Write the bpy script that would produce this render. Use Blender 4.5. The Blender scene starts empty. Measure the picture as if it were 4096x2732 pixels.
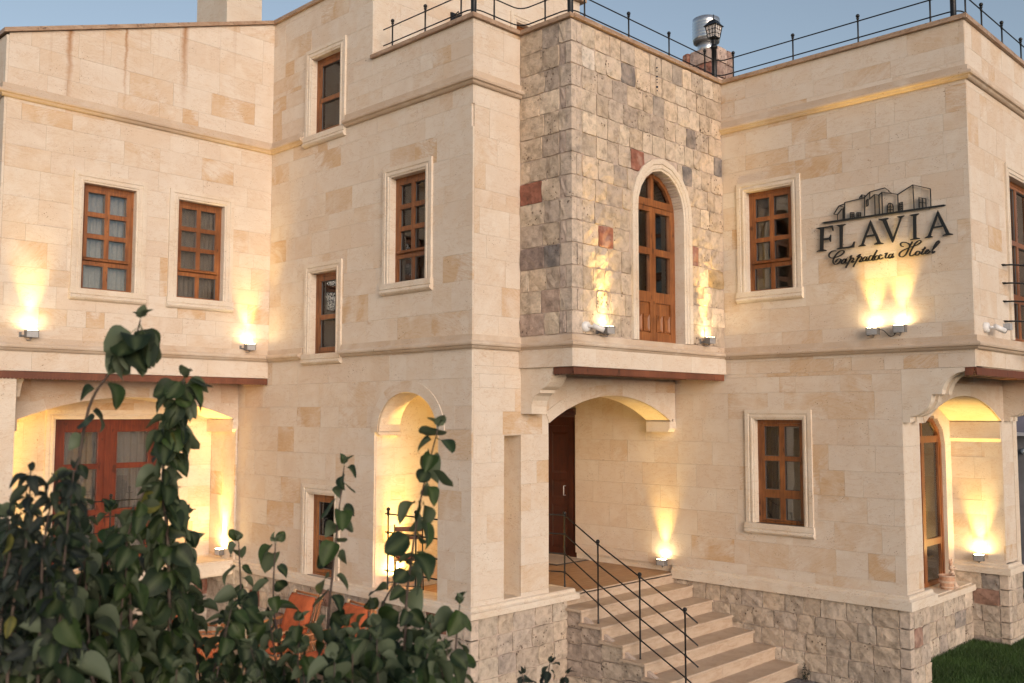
import bpy, bmesh, math, random
from mathutils import Vector, Matrix, Euler, noise
R = math.radians
sc = bpy.context.scene
COL = sc.collection
# ------------------------------------------------------------------ camera
cam = bpy.data.cameras.new('camera')
cam.lens = 33.84
cam.sensor_width = 36
cam.clip_start = 0.05
cam.clip_end = 900
co = bpy.data.objects.new('camera', cam)
COL.objects.link(co)
rt_, up_, fw_ = Vector((0.6966, -0.7175, 0.00115)), Vector((-0.0552, -0.0520, 0.9971)), Vector((0.7153, 0.6946, 0.0758))
fw_.normalize(); rt_ = fw_.cross(up_).normalized(); up_ = rt_.cross(fw_)
m = Matrix((rt_, up_, -fw_)).transposed().to_4x4()
m.translation = Vector((0, 0, 3.40))
co.matrix_world = m
cam.dof.use_dof = True
cam.dof.focus_distance = 12.5
cam.dof.aperture_fstop = 5.0
sc.camera = co
# ------------------------------------------------------------------ sky, sun, exposure
SUN_EL, SUN_AZ = 6.0, 204.0            # azimuth clockwise from +Y
wd = bpy.data.worlds.new('World')
sc.world = wd
wd.use_nodes = True
nt = wd.node_tree
nt.nodes.clear()
wo = nt.nodes.new('ShaderNodeOutputWorld')
bg = nt.nodes.new('ShaderNodeBackground')
sky = nt.nodes.new('ShaderNodeTexSky')
sky.sky_type = 'NISHITA'
sky.sun_disc = False
sky.sun_elevation = R(SUN_EL)
sky.sun_rotation = R(SUN_AZ)
sky.altitude = 1000
sky.air_density = 1.0
sky.dust_density = 2.5
sky.ozone_density = 1.6
bg.inputs['Strength'].default_value = 0.105
hs = nt.nodes.new('ShaderNodeHueSaturation')
hs.inputs['Saturation'].default_value = .68
nt.links.new(sky.outputs[0], hs.inputs['Color'])
nt.links.new(hs.outputs[0], bg.inputs[0])
nt.links.new(bg.outputs[0], wo.inputs[0])
sl = bpy.data.lights.new('sun', 'SUN')
sl.energy = 1.12
sl.angle = R(40)
sl.color = (1.0, 0.81, 0.70)
so = bpy.data.objects.new('sun', sl)
COL.objects.link(so)
sv = Vector((math.sin(R(SUN_AZ)) * math.cos(R(SUN_EL + 8)), math.cos(R(SUN_AZ)) * math.cos(R(SUN_EL + 8)), math.sin(R(SUN_EL + 8))))
so.rotation_euler = sv.to_track_quat('Z', 'Y').to_euler()
so.location = (0, -5, 12)
sc.view_settings.view_transform = 'Standard'
sc.view_settings.look = 'None'
sc.view_settings.gamma = 1
sc.view_settings.use_curve_mapping = False
sc.view_settings.exposure = 1.08
sc.cycles.use_denoising = True
sc.cycles.max_bounces = 6
sc.cycles.sample_clamp_indirect = 4

# ------------------------------------------------------------------ materials
def new_mat(name):
    m = bpy.data.materials.new(name)
    m.use_nodes = True
    n = m.node_tree
    return m, n, n.nodes['Principled BSDF']
def N(n, t, **kw):
    x = n.nodes.new('ShaderNode' + t)
    for k, v in kw.items():
        if k in x.inputs: x.inputs[k].default_value = v
        else: setattr(x, k, v)
    return x
def ramp(n, src, stops):
    r = n.nodes.new('ShaderNodeValToRGB')
    e = r.color_ramp.elements
    e[0].position, e[0].color = stops[0][0], stops[0][1]
    e[1].position, e[1].color = stops[-1][0], stops[-1][1]
    for p, c in stops[1:-1]:
        q = e.new(p); q.color = c
    n.links.new(src, r.inputs[0])
    return r.outputs[0]
def g4(v): return (v, v, v, 1)
def mixc(n, fac, a, b, mode='MIX'):
    x = n.nodes.new('ShaderNodeMix'); x.data_type = 'RGBA'; x.blend_type = mode
    for s, v in ((0, fac), (6, a), (7, b)):
        if isinstance(v, bpy.types.NodeSocket): n.links.new(v, x.inputs[s])
        else: x.inputs[s].default_value = v if s == 0 else (tuple(v) + (1,) if len(v) == 3 else v)
    return x.outputs[2]
def mth(n, op, a, b=None, c=None):
    x = n.nodes.new('ShaderNodeMath'); x.operation = op
    for i, v in enumerate((a, b, c)):
        if v is None: continue
        if isinstance(v, bpy.types.NodeSocket): n.links.new(v, x.inputs[i])
        else: x.inputs[i].default_value = v
    return x.outputs[0]
def bump(n, bs, h, dist, strength=1.0):
    b = N(n, 'Bump'); b.inputs['Strength'].default_value = strength; b.inputs['Distance'].default_value = dist
    n.links.new(h, b.inputs['Height']); n.links.new(b.outputs[0], bs.inputs['Normal'])
def noise_(n, vec, scale, detail=3, rough=.55, dist=0.):
    x = N(n, 'TexNoise'); x.inputs['Scale'].default_value = scale; x.inputs['Detail'].default_value = detail
    x.inputs['Roughness'].default_value = rough; x.inputs['Distortion'].default_value = dist
    n.links.new(vec, x.inputs['Vector']); return x.outputs['Fac']
def scaled(n, vec, s, off=None):
    x = N(n, 'Mapping'); x.inputs['Scale'].default_value = s
    n.links.new(vec, x.inputs['Vector'])
    if off is not None: n.links.new(off, x.inputs['Location'])
    return x.outputs[0]

def mat_ashlar(name, attr=True, base=(.65, .575, .485), stain=False):
    m, n, b = new_mat(name)
    geo = N(n, 'NewGeometry'); pos = geo.outputs['Position']
    if attr:
        at = N(n, 'Attribute'); at.attribute_name = 'tint'
        sp = N(n, 'SeparateColor'); n.links.new(at.outputs['Color'], sp.inputs[0])
        tone, ochre, off = sp.outputs[0], sp.outputs[1], sp.outputs[2]
        cb = N(n, 'CombineXYZ')
        o50 = mth(n, 'MULTIPLY', off, 37.0)
        for i in range(3): n.links.new(o50, cb.inputs[i])
        vm = N(n, 'VectorMath'); vm.operation = 'ADD'; n.links.new(pos, vm.inputs[0]); n.links.new(cb.outputs[0], vm.inputs[1])
        p2 = vm.outputs[0]
        rot = N(n, 'VectorRotate'); rot.rotation_type = 'EULER_XYZ'
        n.links.new(p2, rot.inputs['Vector'])
        cr = N(n, 'CombineXYZ'); a2 = mth(n, 'MULTIPLY_ADD', off, 1.3, -.5)
        n.links.new(a2, cr.inputs[0]); n.links.new(a2, cr.inputs[1]); n.links.new(cr.outputs[0], rot.inputs['Rotation'])
        p3 = rot.outputs[0]
        c = mixc(n, tone, (.66, .59, .51), (.61, .505, .41))
        # ochre bodies with a soft irregular edge
        big = noise_(n, p3, 2.6, 3, .5, .6)
        msk = ramp(n, big, [(.40, g4(0)), (.56, g4(1))])
        c = mixc(n, mth(n, 'MULTIPLY', msk, ochre), c, (.56, .40, .25))
        band = noise_(n, scaled(n, p3, (2.2, 2.2, 14)), 1.6, 4, .6, 1.2)
        bm = ramp(n, band, [(.47, g4(0)), (.55, g4(1)), (.62, g4(0))])
        c = mixc(n, mth(n, 'MULTIPLY', bm, mth(n, 'MULTIPLY_ADD', ochre, .55, .05)), c, (.50, .30, .15))
    else:
        p2 = pos
        blotch = noise_(n, pos, 1.9, 4, .6, .5)
        c = mixc(n, ramp(n, blotch, [(.42, g4(0)), (.75, g4(.7))]), base, tuple(x * y for x, y in zip(base, (.88, .80, .72))))
    soft = noise_(n, p2, 7, 5, .6)
    c = mixc(n, ramp(n, soft, [(.35, g4(.0)), (.75, g4(.22))]), c, (.56, .42, .29))
    # rusty blots
    rb = noise_(n, p2, 5.5, 5, .7, .4)
    c = mixc(n, ramp(n, rb, [(.66, g4(0)), (.76, g4(.6))]), c, (.44, .24, .11))
    vn = noise_(n, scaled(n, p2, (1.3, 1.3, 4.2)), 1.5, 5, .62, 1.6)
    vl = ramp(n, vn, [(.485, g4(0)), (.50, g4(.5)), (.512, g4(0))])
    c = mixc(n, vl, c, (.47, .30, .17))
    wide = noise_(n, p2, 1.35, 4, .6, .8)
    c = mixc(n, ramp(n, wide, [(.50, g4(0)), (.68, g4(.55))]), c, (.62, .495, .375))
    c = mixc(n, ramp(n, noise_(n, p2, 2.2, 3, .5, .5), [(.52, g4(0)), (.70, g4(.5))]), c, (.70, .64, .56))
    # pits
    v = N(n, 'TexVoronoi'); v.inputs['Scale'].default_value = 32; v.inputs['Randomness'].default_value = 1
    n.links.new(scaled(n, p2, (1, 1, 1.6)), v.inputs['Vector'])
    cl = noise_(n, p2, 3.1, 3, .6)
    thr = mth(n, 'MULTIPLY', ramp(n, cl, [(.40, g4(0)), (.72, g4(1))]), .30)
    pit = mth(n, 'LESS_THAN', v.outputs['Distance'], thr)
    sel = mth(n, 'GREATER_THAN', noise_(n, p2, 31, 1), .53)
    pit = mth(n, 'MULTIPLY', pit, sel)
    c = mixc(n, mth(n, 'MULTIPLY', pit, .68), c, (.20, .11, .055))
    fine = noise_(n, pos, 90, 3, .7)
    c = mixc(n, 1.0, c, ramp(n, fine, [(.25, g4(.90)), (.75, g4(1.06))]), 'MULTIPLY')
    if stain:
        spx = N(n, 'SeparateXYZ'); n.links.new(pos, spx.inputs[0])
        hgt = ramp(n, mth(n, 'DIVIDE', mth(n, 'SUBTRACT', spx.outputs[2], mth(n, 'MULTIPLY_ADD', spx.outputs[0], .324, 5.56)), 1.3), [(0, g4(0)), (.95, g4(1))])
        st = noise_(n, scaled(n, pos, (5.2, 5.2, .12)), 1.0, 4, .62)
        sm = ramp(n, st, [(.60, g4(0)), (.72, g4(.5))])
        jit = mth(n, 'MULTIPLY_ADD', noise_(n, scaled(n, pos, (1, 1, 2.2)), 3.0, 4, .7), .10, -.05)
        for xs, wd0 in ((4.70, .026), (5.44, .014), (6.27, .035)):
            dx = mth(n, 'ABSOLUTE', mth(n, 'SUBTRACT', mth(n, 'ADD', spx.outputs[0], jit), xs))
            sm = mth(n, 'MAXIMUM', sm, mth(n, 'MULTIPLY', mth(n, 'SUBTRACT', 1.0, mth(n, 'MINIMUM', mth(n, 'DIVIDE', dx, wd0 * 2), 1.0)), 1.05))
        sm = mth(n, 'MINIMUM', sm, 1.0)
        c = mixc(n, mth(n, 'MULTIPLY', sm, hgt), c, (.36, .19, .09))
    n.links.new(c, b.inputs['Base Color'])
    b.inputs['Roughness'].default_value = .85
    h = mth(n, 'SUBTRACT', mth(n, 'MULTIPLY_ADD', fine, .35, mth(n, 'MULTIPLY', soft, .6)), mth(n, 'MULTIPLY', pit, 1.2))
    bump(n, b, h, .004, .55)
    return m

def mat_rough(name):
    m, n, b = new_mat(name)
    pos = N(n, 'NewGeometry').outputs['Position']
    at = N(n, 'Attribute'); at.attribute_name = 'tint'
    a = noise_(n, pos, 9, 6, .68, .3)
    c = mixc(n, 1.0, at.outputs['Color'], ramp(n, a, [(.30, g4(.58)), (.5, g4(1.04)), (.70, g4(1.34))]), 'MULTIPLY')
    w = noise_(n, pos, 4.5, 4, .6)
    c = mixc(n, ramp(n, w, [(.5, g4(0)), (.68, g4(.45))]), c, (.50, .41, .34))
    v = N(n, 'TexVoronoi'); v.inputs['Scale'].default_value = 21; n.links.new(pos, v.inputs['Vector'])
    pit = mth(n, 'LESS_THAN', v.outputs['Distance'], mth(n, 'MULTIPLY', ramp(n, noise_(n, pos, 5, 2), [(.5, g4(0)), (.7, g4(1))]), .33))
    c = mixc(n, mth(n, 'MULTIPLY', pit, .75), c, (.09, .055, .04))
    n.links.new(c, b.inputs['Base Color']); b.inputs['Roughness'].default_value = .92
    f2 = noise_(n, pos, 26, 7, .78)
    big = noise_(n, pos, 6.5, 3, .5, .5)
    h = mth(n, 'SUBTRACT', mth(n, 'ADD', mth(n, 'MULTIPLY', big, 1.8), mth(n, 'MULTIPLY', f2, .7)), mth(n, 'MULTIPLY', pit, .9))
    bump(n, b, h, .017, .9)
    return m

def mat_plain(name, col, rough=.6, metal=0., spec=None, grain=0., gs=40, bumpd=0.):
    m, n, b = new_mat(name)
    if grain:
        pos = N(n, 'TexCoord').outputs['Object']
        f = noise_(n, pos, gs, 4, .6)
        c = mixc(n, 1.0, tuple(col), ramp(n, f, [(.3, g4(1 - grain)), (.7, g4(1 + grain))]), 'MULTIPLY')
        n.links.new(c, b.inputs['Base Color'])
        if bumpd: bump(n, b, f, bumpd)
    else:
        b.inputs['Base Color'].default_value = tuple(col) + (1,)
    b.inputs['Roughness'].default_value = rough; b.inputs['Metallic'].default_value = metal
    return m

def mat_wood(name, c1, c2, rough=.35, stretch=(26, 26, 1.6)):
    m, n, b = new_mat(name)
    pos = N(n, 'NewGeometry').outputs['Position']
    f = noise_(n, scaled(n, pos, stretch), 1.5, 5, .6, .8)
    c = mixc(n, ramp(n, f, [(.3, g4(0)), (.7, g4(1))]), c1, c2)
    k = noise_(n, scaled(n, pos, (9, 9, 4)), 1.2, 2, .5)
    c = mixc(n, ramp(n, k, [(.66, g4(0)), (.74, g4(.8))]), c, tuple(x * .35 for x in c1))
    wn = noise_(n, pos, 1.1, 4, .7)
    c = mixc(n, 1.0, c, ramp(n, wn, [(.35, (.62, .60, .60, 1)), (.65, (1.22, 1.25, 1.25, 1))]), 'MULTIPLY')
    n.links.new(c, b.inputs['Base Color'])
    n.links.new(ramp(n, f, [(.3, g4(rough - .06)), (.7, g4(rough + .15))]), b.inputs['Roughness'])
    bump(n, b, f, .002, .6)
    return m

def mat_glass(name, tint=(.93, .96, .97)):
    m, n, b = new_mat(name)
    n.nodes.remove(b)
    out = n.nodes['Material Output']
    tr = N(n, 'BsdfTransparent'); tr.inputs[0].default_value = tuple(tint) + (1,)
    gl = N(n, 'BsdfGlossy'); gl.inputs['Roughness'].default_value = .012
    w = noise_(n, N(n, 'NewGeometry').outputs['Position'], 2.3, 2, .5)
    bb = N(n, 'Bump'); bb.inputs['Distance'].default_value = .006; bb.inputs['Strength'].default_value = .5
    n.links.new(w, bb.inputs['Height']); n.links.new(bb.outputs[0], gl.inputs['Normal'])
    fr = N(n, 'Fresnel'); fr.inputs[0].default_value = 1.6
    mx = N(n, 'MixShader')
    n.links.new(mth(n, 'MULTIPLY_ADD', fr.outputs[0], 1.1, .03), mx.inputs[0]); n.links.new(tr.outputs[0], mx.inputs[1]); n.links.new(gl.outputs[0], mx.inputs[2])
    n.links.new(mx.outputs[0], out.inputs[0])
    return m

def mat_emit(name, col, s):
    m, n, b = new_mat(name)
    b.inputs['Base Color'].default_value = (.8, .8, .8, 1)
    b.inputs['Emission Color'].default_value = tuple(col) + (1,)
    b.inputs['Emission Strength'].default_value = s
    return m

def mat_leaf(name, top, under, vein):
    m, n, b = new_mat(name)
    tc = N(n, 'TexCoord'); obj = tc.outputs['Object']
    oi = N(n, 'ObjectInfo')
    at = N(n, 'Attribute'); at.attribute_name = 'tint'
    geo = N(n, 'NewGeometry')
    sp = N(n, 'SeparateColor'); n.links.new(at.outputs['Color'], sp.inputs[0])
    rnd = mth(n, 'FRACT', mth(n, 'ADD', oi.outputs['Random'], sp.outputs[1]))
    c = mixc(n, mth(n, 'MULTIPLY', rnd, rnd), top, tuple(x * y for x, y in zip(top, (3.0, 2.7, 1.4))))
    c = mixc(n, mth(n, 'GREATER_THAN', rnd, .975), c, (.13, .13, .03))
    f = noise_(n, obj, 60, 3, .6)
    c = mixc(n, 1.0, c, ramp(n, f, [(.3, g4(.75)), (.7, g4(1.25))]), 'MULTIPLY')
    c = mixc(n, mth(n, 'MULTIPLY', sp.outputs[0], .55), c, vein)
    c = mixc(n, geo.outputs['Backfacing'], c, under)
    n.links.new(c, b.inputs['Base Color']); b.inputs['Roughness'].default_value = .6; b.inputs['Specular IOR Level'].default_value = .35
    tl = N(n, 'BsdfTranslucent'); n.links.new(mixc(n, 1.0, c, (1.3, 1.5, .6), 'MULTIPLY'), tl.inputs[0])
    mx = N(n, 'MixShader'); mx.inputs[0].default_value = .20
    out = n.nodes['Material Output']
    n.links.new(b.outputs[0], mx.inputs[1]); n.links.new(tl.outputs[0], mx.inputs[2]); n.links.new(mx.outputs[0], out.inputs[0])
    bump(n, b, f, .0015, .6)
    return m

M = {}
M['ashlar'] = mat_ashlar('ashlar_stone')
M['ashlar_stained'] = mat_ashlar('ashlar_stone_stained', stain=True)
M['trim'] = mat_ashlar('trim_stone', attr=False, base=(.68, .61, .52))
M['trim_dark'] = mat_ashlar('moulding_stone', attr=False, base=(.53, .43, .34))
M['rough'] = mat_rough('rough_stone')
M['mortar'] = mat_plain('mortar', (.45, .365, .31), .95, grain=.18, gs=14, bumpd=.01)
M['wood'] = mat_wood('varnished_pine', (.15, .045, .013), (.33, .125, .038))
M['wood_dark'] = mat_wood('dark_varnished_wood', (.045, .009, .004), (.085, .018, .007))
M['wood_red'] = mat_wood('red_brown_wood', (.13, .042, .022), (.20, .07, .035), .5)
M['wood_door'] = mat_wood('deep_red_wood', (.085, .012, .005), (.15, .028, .010), .4)
M['soffit'] = mat_wood('soffit_boards', (.14, .05, .022), (.22, .085, .038), .55, (3, 26, 26))
M['iron'] = mat_plain('black_iron', (.014, .015, .017), .42, .4, grain=.3, gs=60, bumpd=.002)
M['glass'] = mat_glass('window_glass')
M['curtain'] = mat_plain('curtain_fabric', (.34, .29, .25), .9, grain=.08, gs=30)
M['curtain_mid'] = mat_plain('grey_curtain_fabric', (.20, .165, .145), .9, grain=.08, gs=30)
M['curtain_dark'] = mat_plain('brown_curtain_fabric', (.16, .125, .105), .9, grain=.08, gs=30)
M['gasket'] = mat_plain('grey_bead', (.10, .10, .10), .5)
M['gray_metal'] = mat_plain('grey_aluminium', (.48, .48, .49), .45, .3, grain=.1, gs=50)
M['dark_metal'] = mat_plain('dark_steel', (.20, .20, .205), .5, .5)
M['cable'] = mat_plain('black_cable', (.02, .02, .02), .6)
M['white_plastic'] = mat_plain('white_plastic', (.72, .72, .72), .35)
M['lens'] = mat_emit('lamp_lens', (1, .80, .45), 40)
M['room'] = mat_plain('dark_room', (.06, .05, .045), .9)
M['sign'] = mat_plain('black_sign_metal', (.010, .011, .012), .38, grain=.2, gs=80)

# weathered travertine coping and travertine steps
def mat_trav(name, base, dark, amt, sc_=(1.2, 1.2, 5), streak=1.0):
    m, n, b = new_mat(name)
    pos = N(n, 'NewGeometry').outputs['Position']
    a = noise_(n, scaled(n, pos, sc_), 3.2, 6, .68, .8)
    c = mixc(n, ramp(n, a, [(.5 - amt, g4(0)), (.72, g4(1))]), base, dark)
    bl = noise_(n, pos, 24, 5, .7)
    c = mixc(n, ramp(n, bl, [(.56, g4(0)), (.70, g4(.8 * streak))]), c, tuple(x * .30 for x in dark))
    r = noise_(n, pos, 2.1, 4, .6, .6)
    c = mixc(n, ramp(n, r, [(.66, g4(0)), (.73, g4(.6))]), c, (.38, .14, .06))
    n.links.new(c, b.inputs['Base Color']); b.inputs['Roughness'].default_value = .5
    bump(n, b, bl, .003, .5)
    return m
M['coping'] = mat_trav('weathered_coping', (.42, .30, .21), (.26, .15, .085), .12, streak=1.1)
M['trav'] = mat_trav('travertine_tread', (.50, .40, .31), (.38, .27, .19), .08, streak=.3)
M['porchfloor'] = mat_trav('banded_travertine_floor', (.40, .255, .145), (.24, .12, .055), .10, sc_=(1.0, 9, 1), streak=.2)

# ------------------------------------------------------------------ mesh helpers
WPOS = {}
class MB:
    """collects faces in a (u, d, z) frame and links them as ONE mesh object"""
    def __init__(s, mp=None):
        s.v, s.f, s.c, s.sm, s.mi = [], [], [], [], []
        s.mp = mp or (lambda a, b, c: (a, b, c))
        s.col = (1, 1, 1); s.smooth = False; s.mat = 0
    def face(s, pts):
        i = len(s.v)
        s.v += [Vector(s.mp(*p)) for p in pts]
        s.f.append(tuple(range(i, i + len(pts)))); s.c.append(s.col); s.sm.append(s.smooth); s.mi.append(s.mat)
    def grid(s, rows, close=False):
        base = len(s.v); nr, nc = len(rows), len(rows[0])
        for r in rows: s.v += [Vector(s.mp(*p)) for p in r]
        for i in range(nr - 1):
            for j in range(nc if close else nc - 1):
                a = base + i * nc + j; b_ = base + i * nc + (j + 1) % nc
                s.f.append((a, b_, b_ + nc, a + nc)); s.c.append(s.col); s.sm.append(s.smooth); s.mi.append(s.mat)
        return base
    def box(s, u0, u1, d0, d1, z0, z1):
        p = [(u, d, z) for z in (z0, z1) for d in (d0, d1) for u in (u0, u1)]
        for q in ((0, 1, 3, 2), (4, 5, 7, 6), (0, 1, 5, 4), (2, 3, 7, 6), (0, 2, 6, 4), (1, 3, 7, 5)):
            s.face([p[k] for k in q])
    def poly_ext(s, poly, d0, d1, ax='d'):
        """extrude a (u,z) polygon between d0 and d1 (ax='d'), a (d,z) one along u (ax='u') or a (u,d) one along z"""
        f = {'d': lambda a, b, t: (a, t, b), 'u': lambda a, b, t: (t, a, b), 'z': lambda a, b, t: (a, b, t)}[ax]
        A = [f(a, b, d0) for a, b in poly]; B = [f(a, b, d1) for a, b in poly]
        s.face(A); s.face(B)
        for i in range(len(poly)):
            j = (i + 1) % len(poly); s.face([A[i], A[j], B[j], B[i]])
    def tube(s, path, r, n=8, caps=True, smooth=True):
        path = [Vector(p) for p in path]; rs = r if isinstance(r, (list, tuple)) else [r] * len(path)
        old = s.smooth; s.smooth = smooth
        rows = []; prev = None
        for i, p in enumerate(path):
            t = (path[min(i + 1, len(path) - 1)] - path[max(i - 1, 0)]).normalized()
            if prev is None:
                a = t.orthogonal().normalized()
            else:
                a = (prev - t * prev.dot(t)); a = a.normalized() if a.length > 1e-6 else t.orthogonal().normalized()
            prev = a; b_ = t.cross(a)
            rows.append([tuple(p + (a * math.cos(2 * math.pi * k / n) + b_ * math.sin(2 * math.pi * k / n)) * rs[i]) for k in range(n)])
        s.grid(rows, True)
        if caps:
            s.smooth = False; s.face(rows[0]); s.face(rows[-1])
        s.smooth = old
    def lathe(s, prof, c=(0, 0, 0), n=14, smooth=True):
        old = s.smooth; s.smooth = smooth
        rows = [[(c[0] + r * math.cos(2 * math.pi * k / n), c[1] + r * math.sin(2 * math.pi * k / n), c[2] + z) for k in range(n)] for r, z in prof]
        s.grid(rows, True)
        if prof[0][0] > 1e-4: s.face(rows[0])
        if prof[-1][0] > 1e-4: s.face(rows[-1])
        s.smooth = old
    def ball(s, c, r, n=12, sq=(1, 1, 1)):
        old = s.smooth; s.smooth = True
        rows = []
        for i in range(n // 2 + 1):
            a = -math.pi / 2 + math.pi * i / (n // 2)
            rr = max(math.cos(a), 1e-3)
            rows.append([(c[0] + sq[0] * r * rr * math.cos(2 * math.pi * k / n), c[1] + sq[1] * r * rr * math.sin(2 * math.pi * k / n), c[2] + sq[2] * r * math.sin(a)) for k in range(n)])
        s.grid(rows, True); s.smooth = old
    def build(s, name, mat, parent=None, kind=None, label=None, weld=True):
        me = bpy.data.meshes.new(name)
        lo = Vector((min(v[i] for v in s.v) for i in range(3))); hi = Vector((max(v[i] for v in s.v) for i in range(3)))
        c = (lo + hi) / 2; c.z = lo.z
        me.from_pydata([v - c for v in s.v], [], s.f)
        for mm in (mat if isinstance(mat, (list, tuple)) else [mat]): me.materials.append(mm)
        at = me.color_attributes.new('tint', 'FLOAT_COLOR', 'CORNER')
        cols = []
        for p, cc in zip(me.polygons, s.c):
            cols += (list(cc) + [1.0]) * p.loop_total
        at.data.foreach_set('color', cols)
        me.polygons.foreach_set('use_smooth', s.sm); me.polygons.foreach_set('material_index', s.mi)
        bm = bmesh.new(); bm.from_mesh(me)
        if weld: bmesh.ops.remove_doubles(bm, verts=bm.verts, dist=1e-5)
        bmesh.ops.recalc_face_normals(bm, faces=bm.faces)
        bm.to_mesh(me); bm.free()
        o = bpy.data.objects.new(name, me); COL.objects.link(o)
        WPOS[o] = c.copy()
        o.location = c - (WPOS[parent] if parent else Vector((0, 0, 0)))
        if parent: o.parent = parent
        if kind: o['kind'] = kind
        if label: o['label'] = label
        return o
def thing(name, label, cat, loc, group=None, rz=0):
    o = bpy.data.objects.new(name, None); COL.objects.link(o); o.empty_display_size = .2
    o.location = loc; o.rotation_euler = (0, 0, rz); WPOS[o] = Vector(loc)
    return tag(o, label, cat, group)
def local_thing(name, label, cat, group=None):
    return thing(name, label, cat, (0, 0, 0), group)
def tag(o, label, cat, group=None):
    o['label'] = label; o['category'] = cat
    if group: o['group'] = group
    return o
def kids(o): return [c for c in o.children]
def copy_tree(o, parent=None):
    c = o.copy(); COL.objects.link(c)
    if parent: c.parent = parent
    for ch in kids(o): copy_tree(ch, c)
    return c
def place(o, loc, rz=0, label=None):
    o.location = loc; o.rotation_euler = (0, 0, rz)
    if label: o['label'] = label
    return o

# facade frames: (u, d, z), d = outwards towards the street
def FX(c): return lambda u, d, z: (c - d, u, z)      # wall facing -X at x = c, u = y
def FY(c): return lambda u, d, z: (u, c - d, z)      # wall facing -Y at y = c, u = x
X2, Y3, X4, Y5, X6, Y7, Y1 = 7.711, 8.137, 8.534, 7.309, 11.823, 3.935, 12.532
YL, YN, YA, XW, YG, XE = 13.35, 14.15, 4.81, 15.45, 5.55, 16.2
# ------------------------------------------------------------------ ground
def arc_pts(u0, u1, zs, rise, n=16):
    a = (u1 - u0) / 2; uc = (u0 + u1) / 2; Rr = (a * a + rise * rise) / (2 * rise); th = math.asin(min(1, a / Rr))
    return [(uc + Rr * math.sin(-th + 2 * th * i / n), zs + rise - Rr + Rr * math.cos(-th + 2 * th * i / n)) for i in range(n + 1)]
def ell_pts(u0, u1, zs, rise, n=18, p=.93):
    a = (u1 - u0) / 2; uc = (u0 + u1) / 2
    return [(uc - a * math.cos(math.pi * i / n), zs + rise * math.sin(math.pi * i / n) ** p) for i in range(n + 1)]
def arch_holes(pts, dz=.04):
    """stack of rects under an arch curve (list of (u,z) rising then falling)"""
    zs = pts[0][1]; top = max(p[1] for p in pts); out = []
    z = zs
    while z < top - 1e-4:
        z1 = min(z + dz, top); zm = (z + z1) / 2
        us = []
        for (a, b), (c, d) in zip(pts, pts[1:]):
            if (b - zm) * (d - zm) <= 0 and b != d: us.append(a + (c - a) * (zm - b) / (d - b))
        if len(us) >= 2: out.append((min(us), max(us), z, z1))
        z = z1
    return out
def minus(rect, holes):
    out = [rect]
    for h in holes:
        nxt = []
        for (a, b, c, d) in out:
            x0, x1, y0, y1 = max(a, h[0]), min(b, h[1]), max(c, h[2]), min(d, h[3])
            if x0 >= x1 - 1e-5 or y0 >= y1 - 1e-5: nxt.append((a, b, c, d)); continue
            if y0 - c > 1e-4: nxt.append((a, b, c, y0))
            if d - y1 > 1e-4: nxt.append((a, b, y1, d))
            if x0 - a > 1e-4: nxt.append((a, x0, y0, y1))
            if b - x1 > 1e-4: nxt.append((x1, b, y0, y1))
        out = nxt
    return out
def cliptop(poly, line):
    """keep the part of a convex (u,z) polygon under z = line(u)"""
    if line is None: return poly
    out = []
    for i in range(len(poly)):
        p, q = poly[i], poly[(i + 1) % len(poly)]
        fp, fq = line(p[0]) - p[1], line(q[0]) - q[1]
        if fp >= 0: out.append(p)
        if (fp > 0) != (fq > 0) and abs(fp - fq) > 1e-9:
            t = fp / (fp - fq); out.append((p[0] + (q[0] - p[0]) * t, p[1] + (q[1] - p[1]) * t))
    return out

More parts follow.
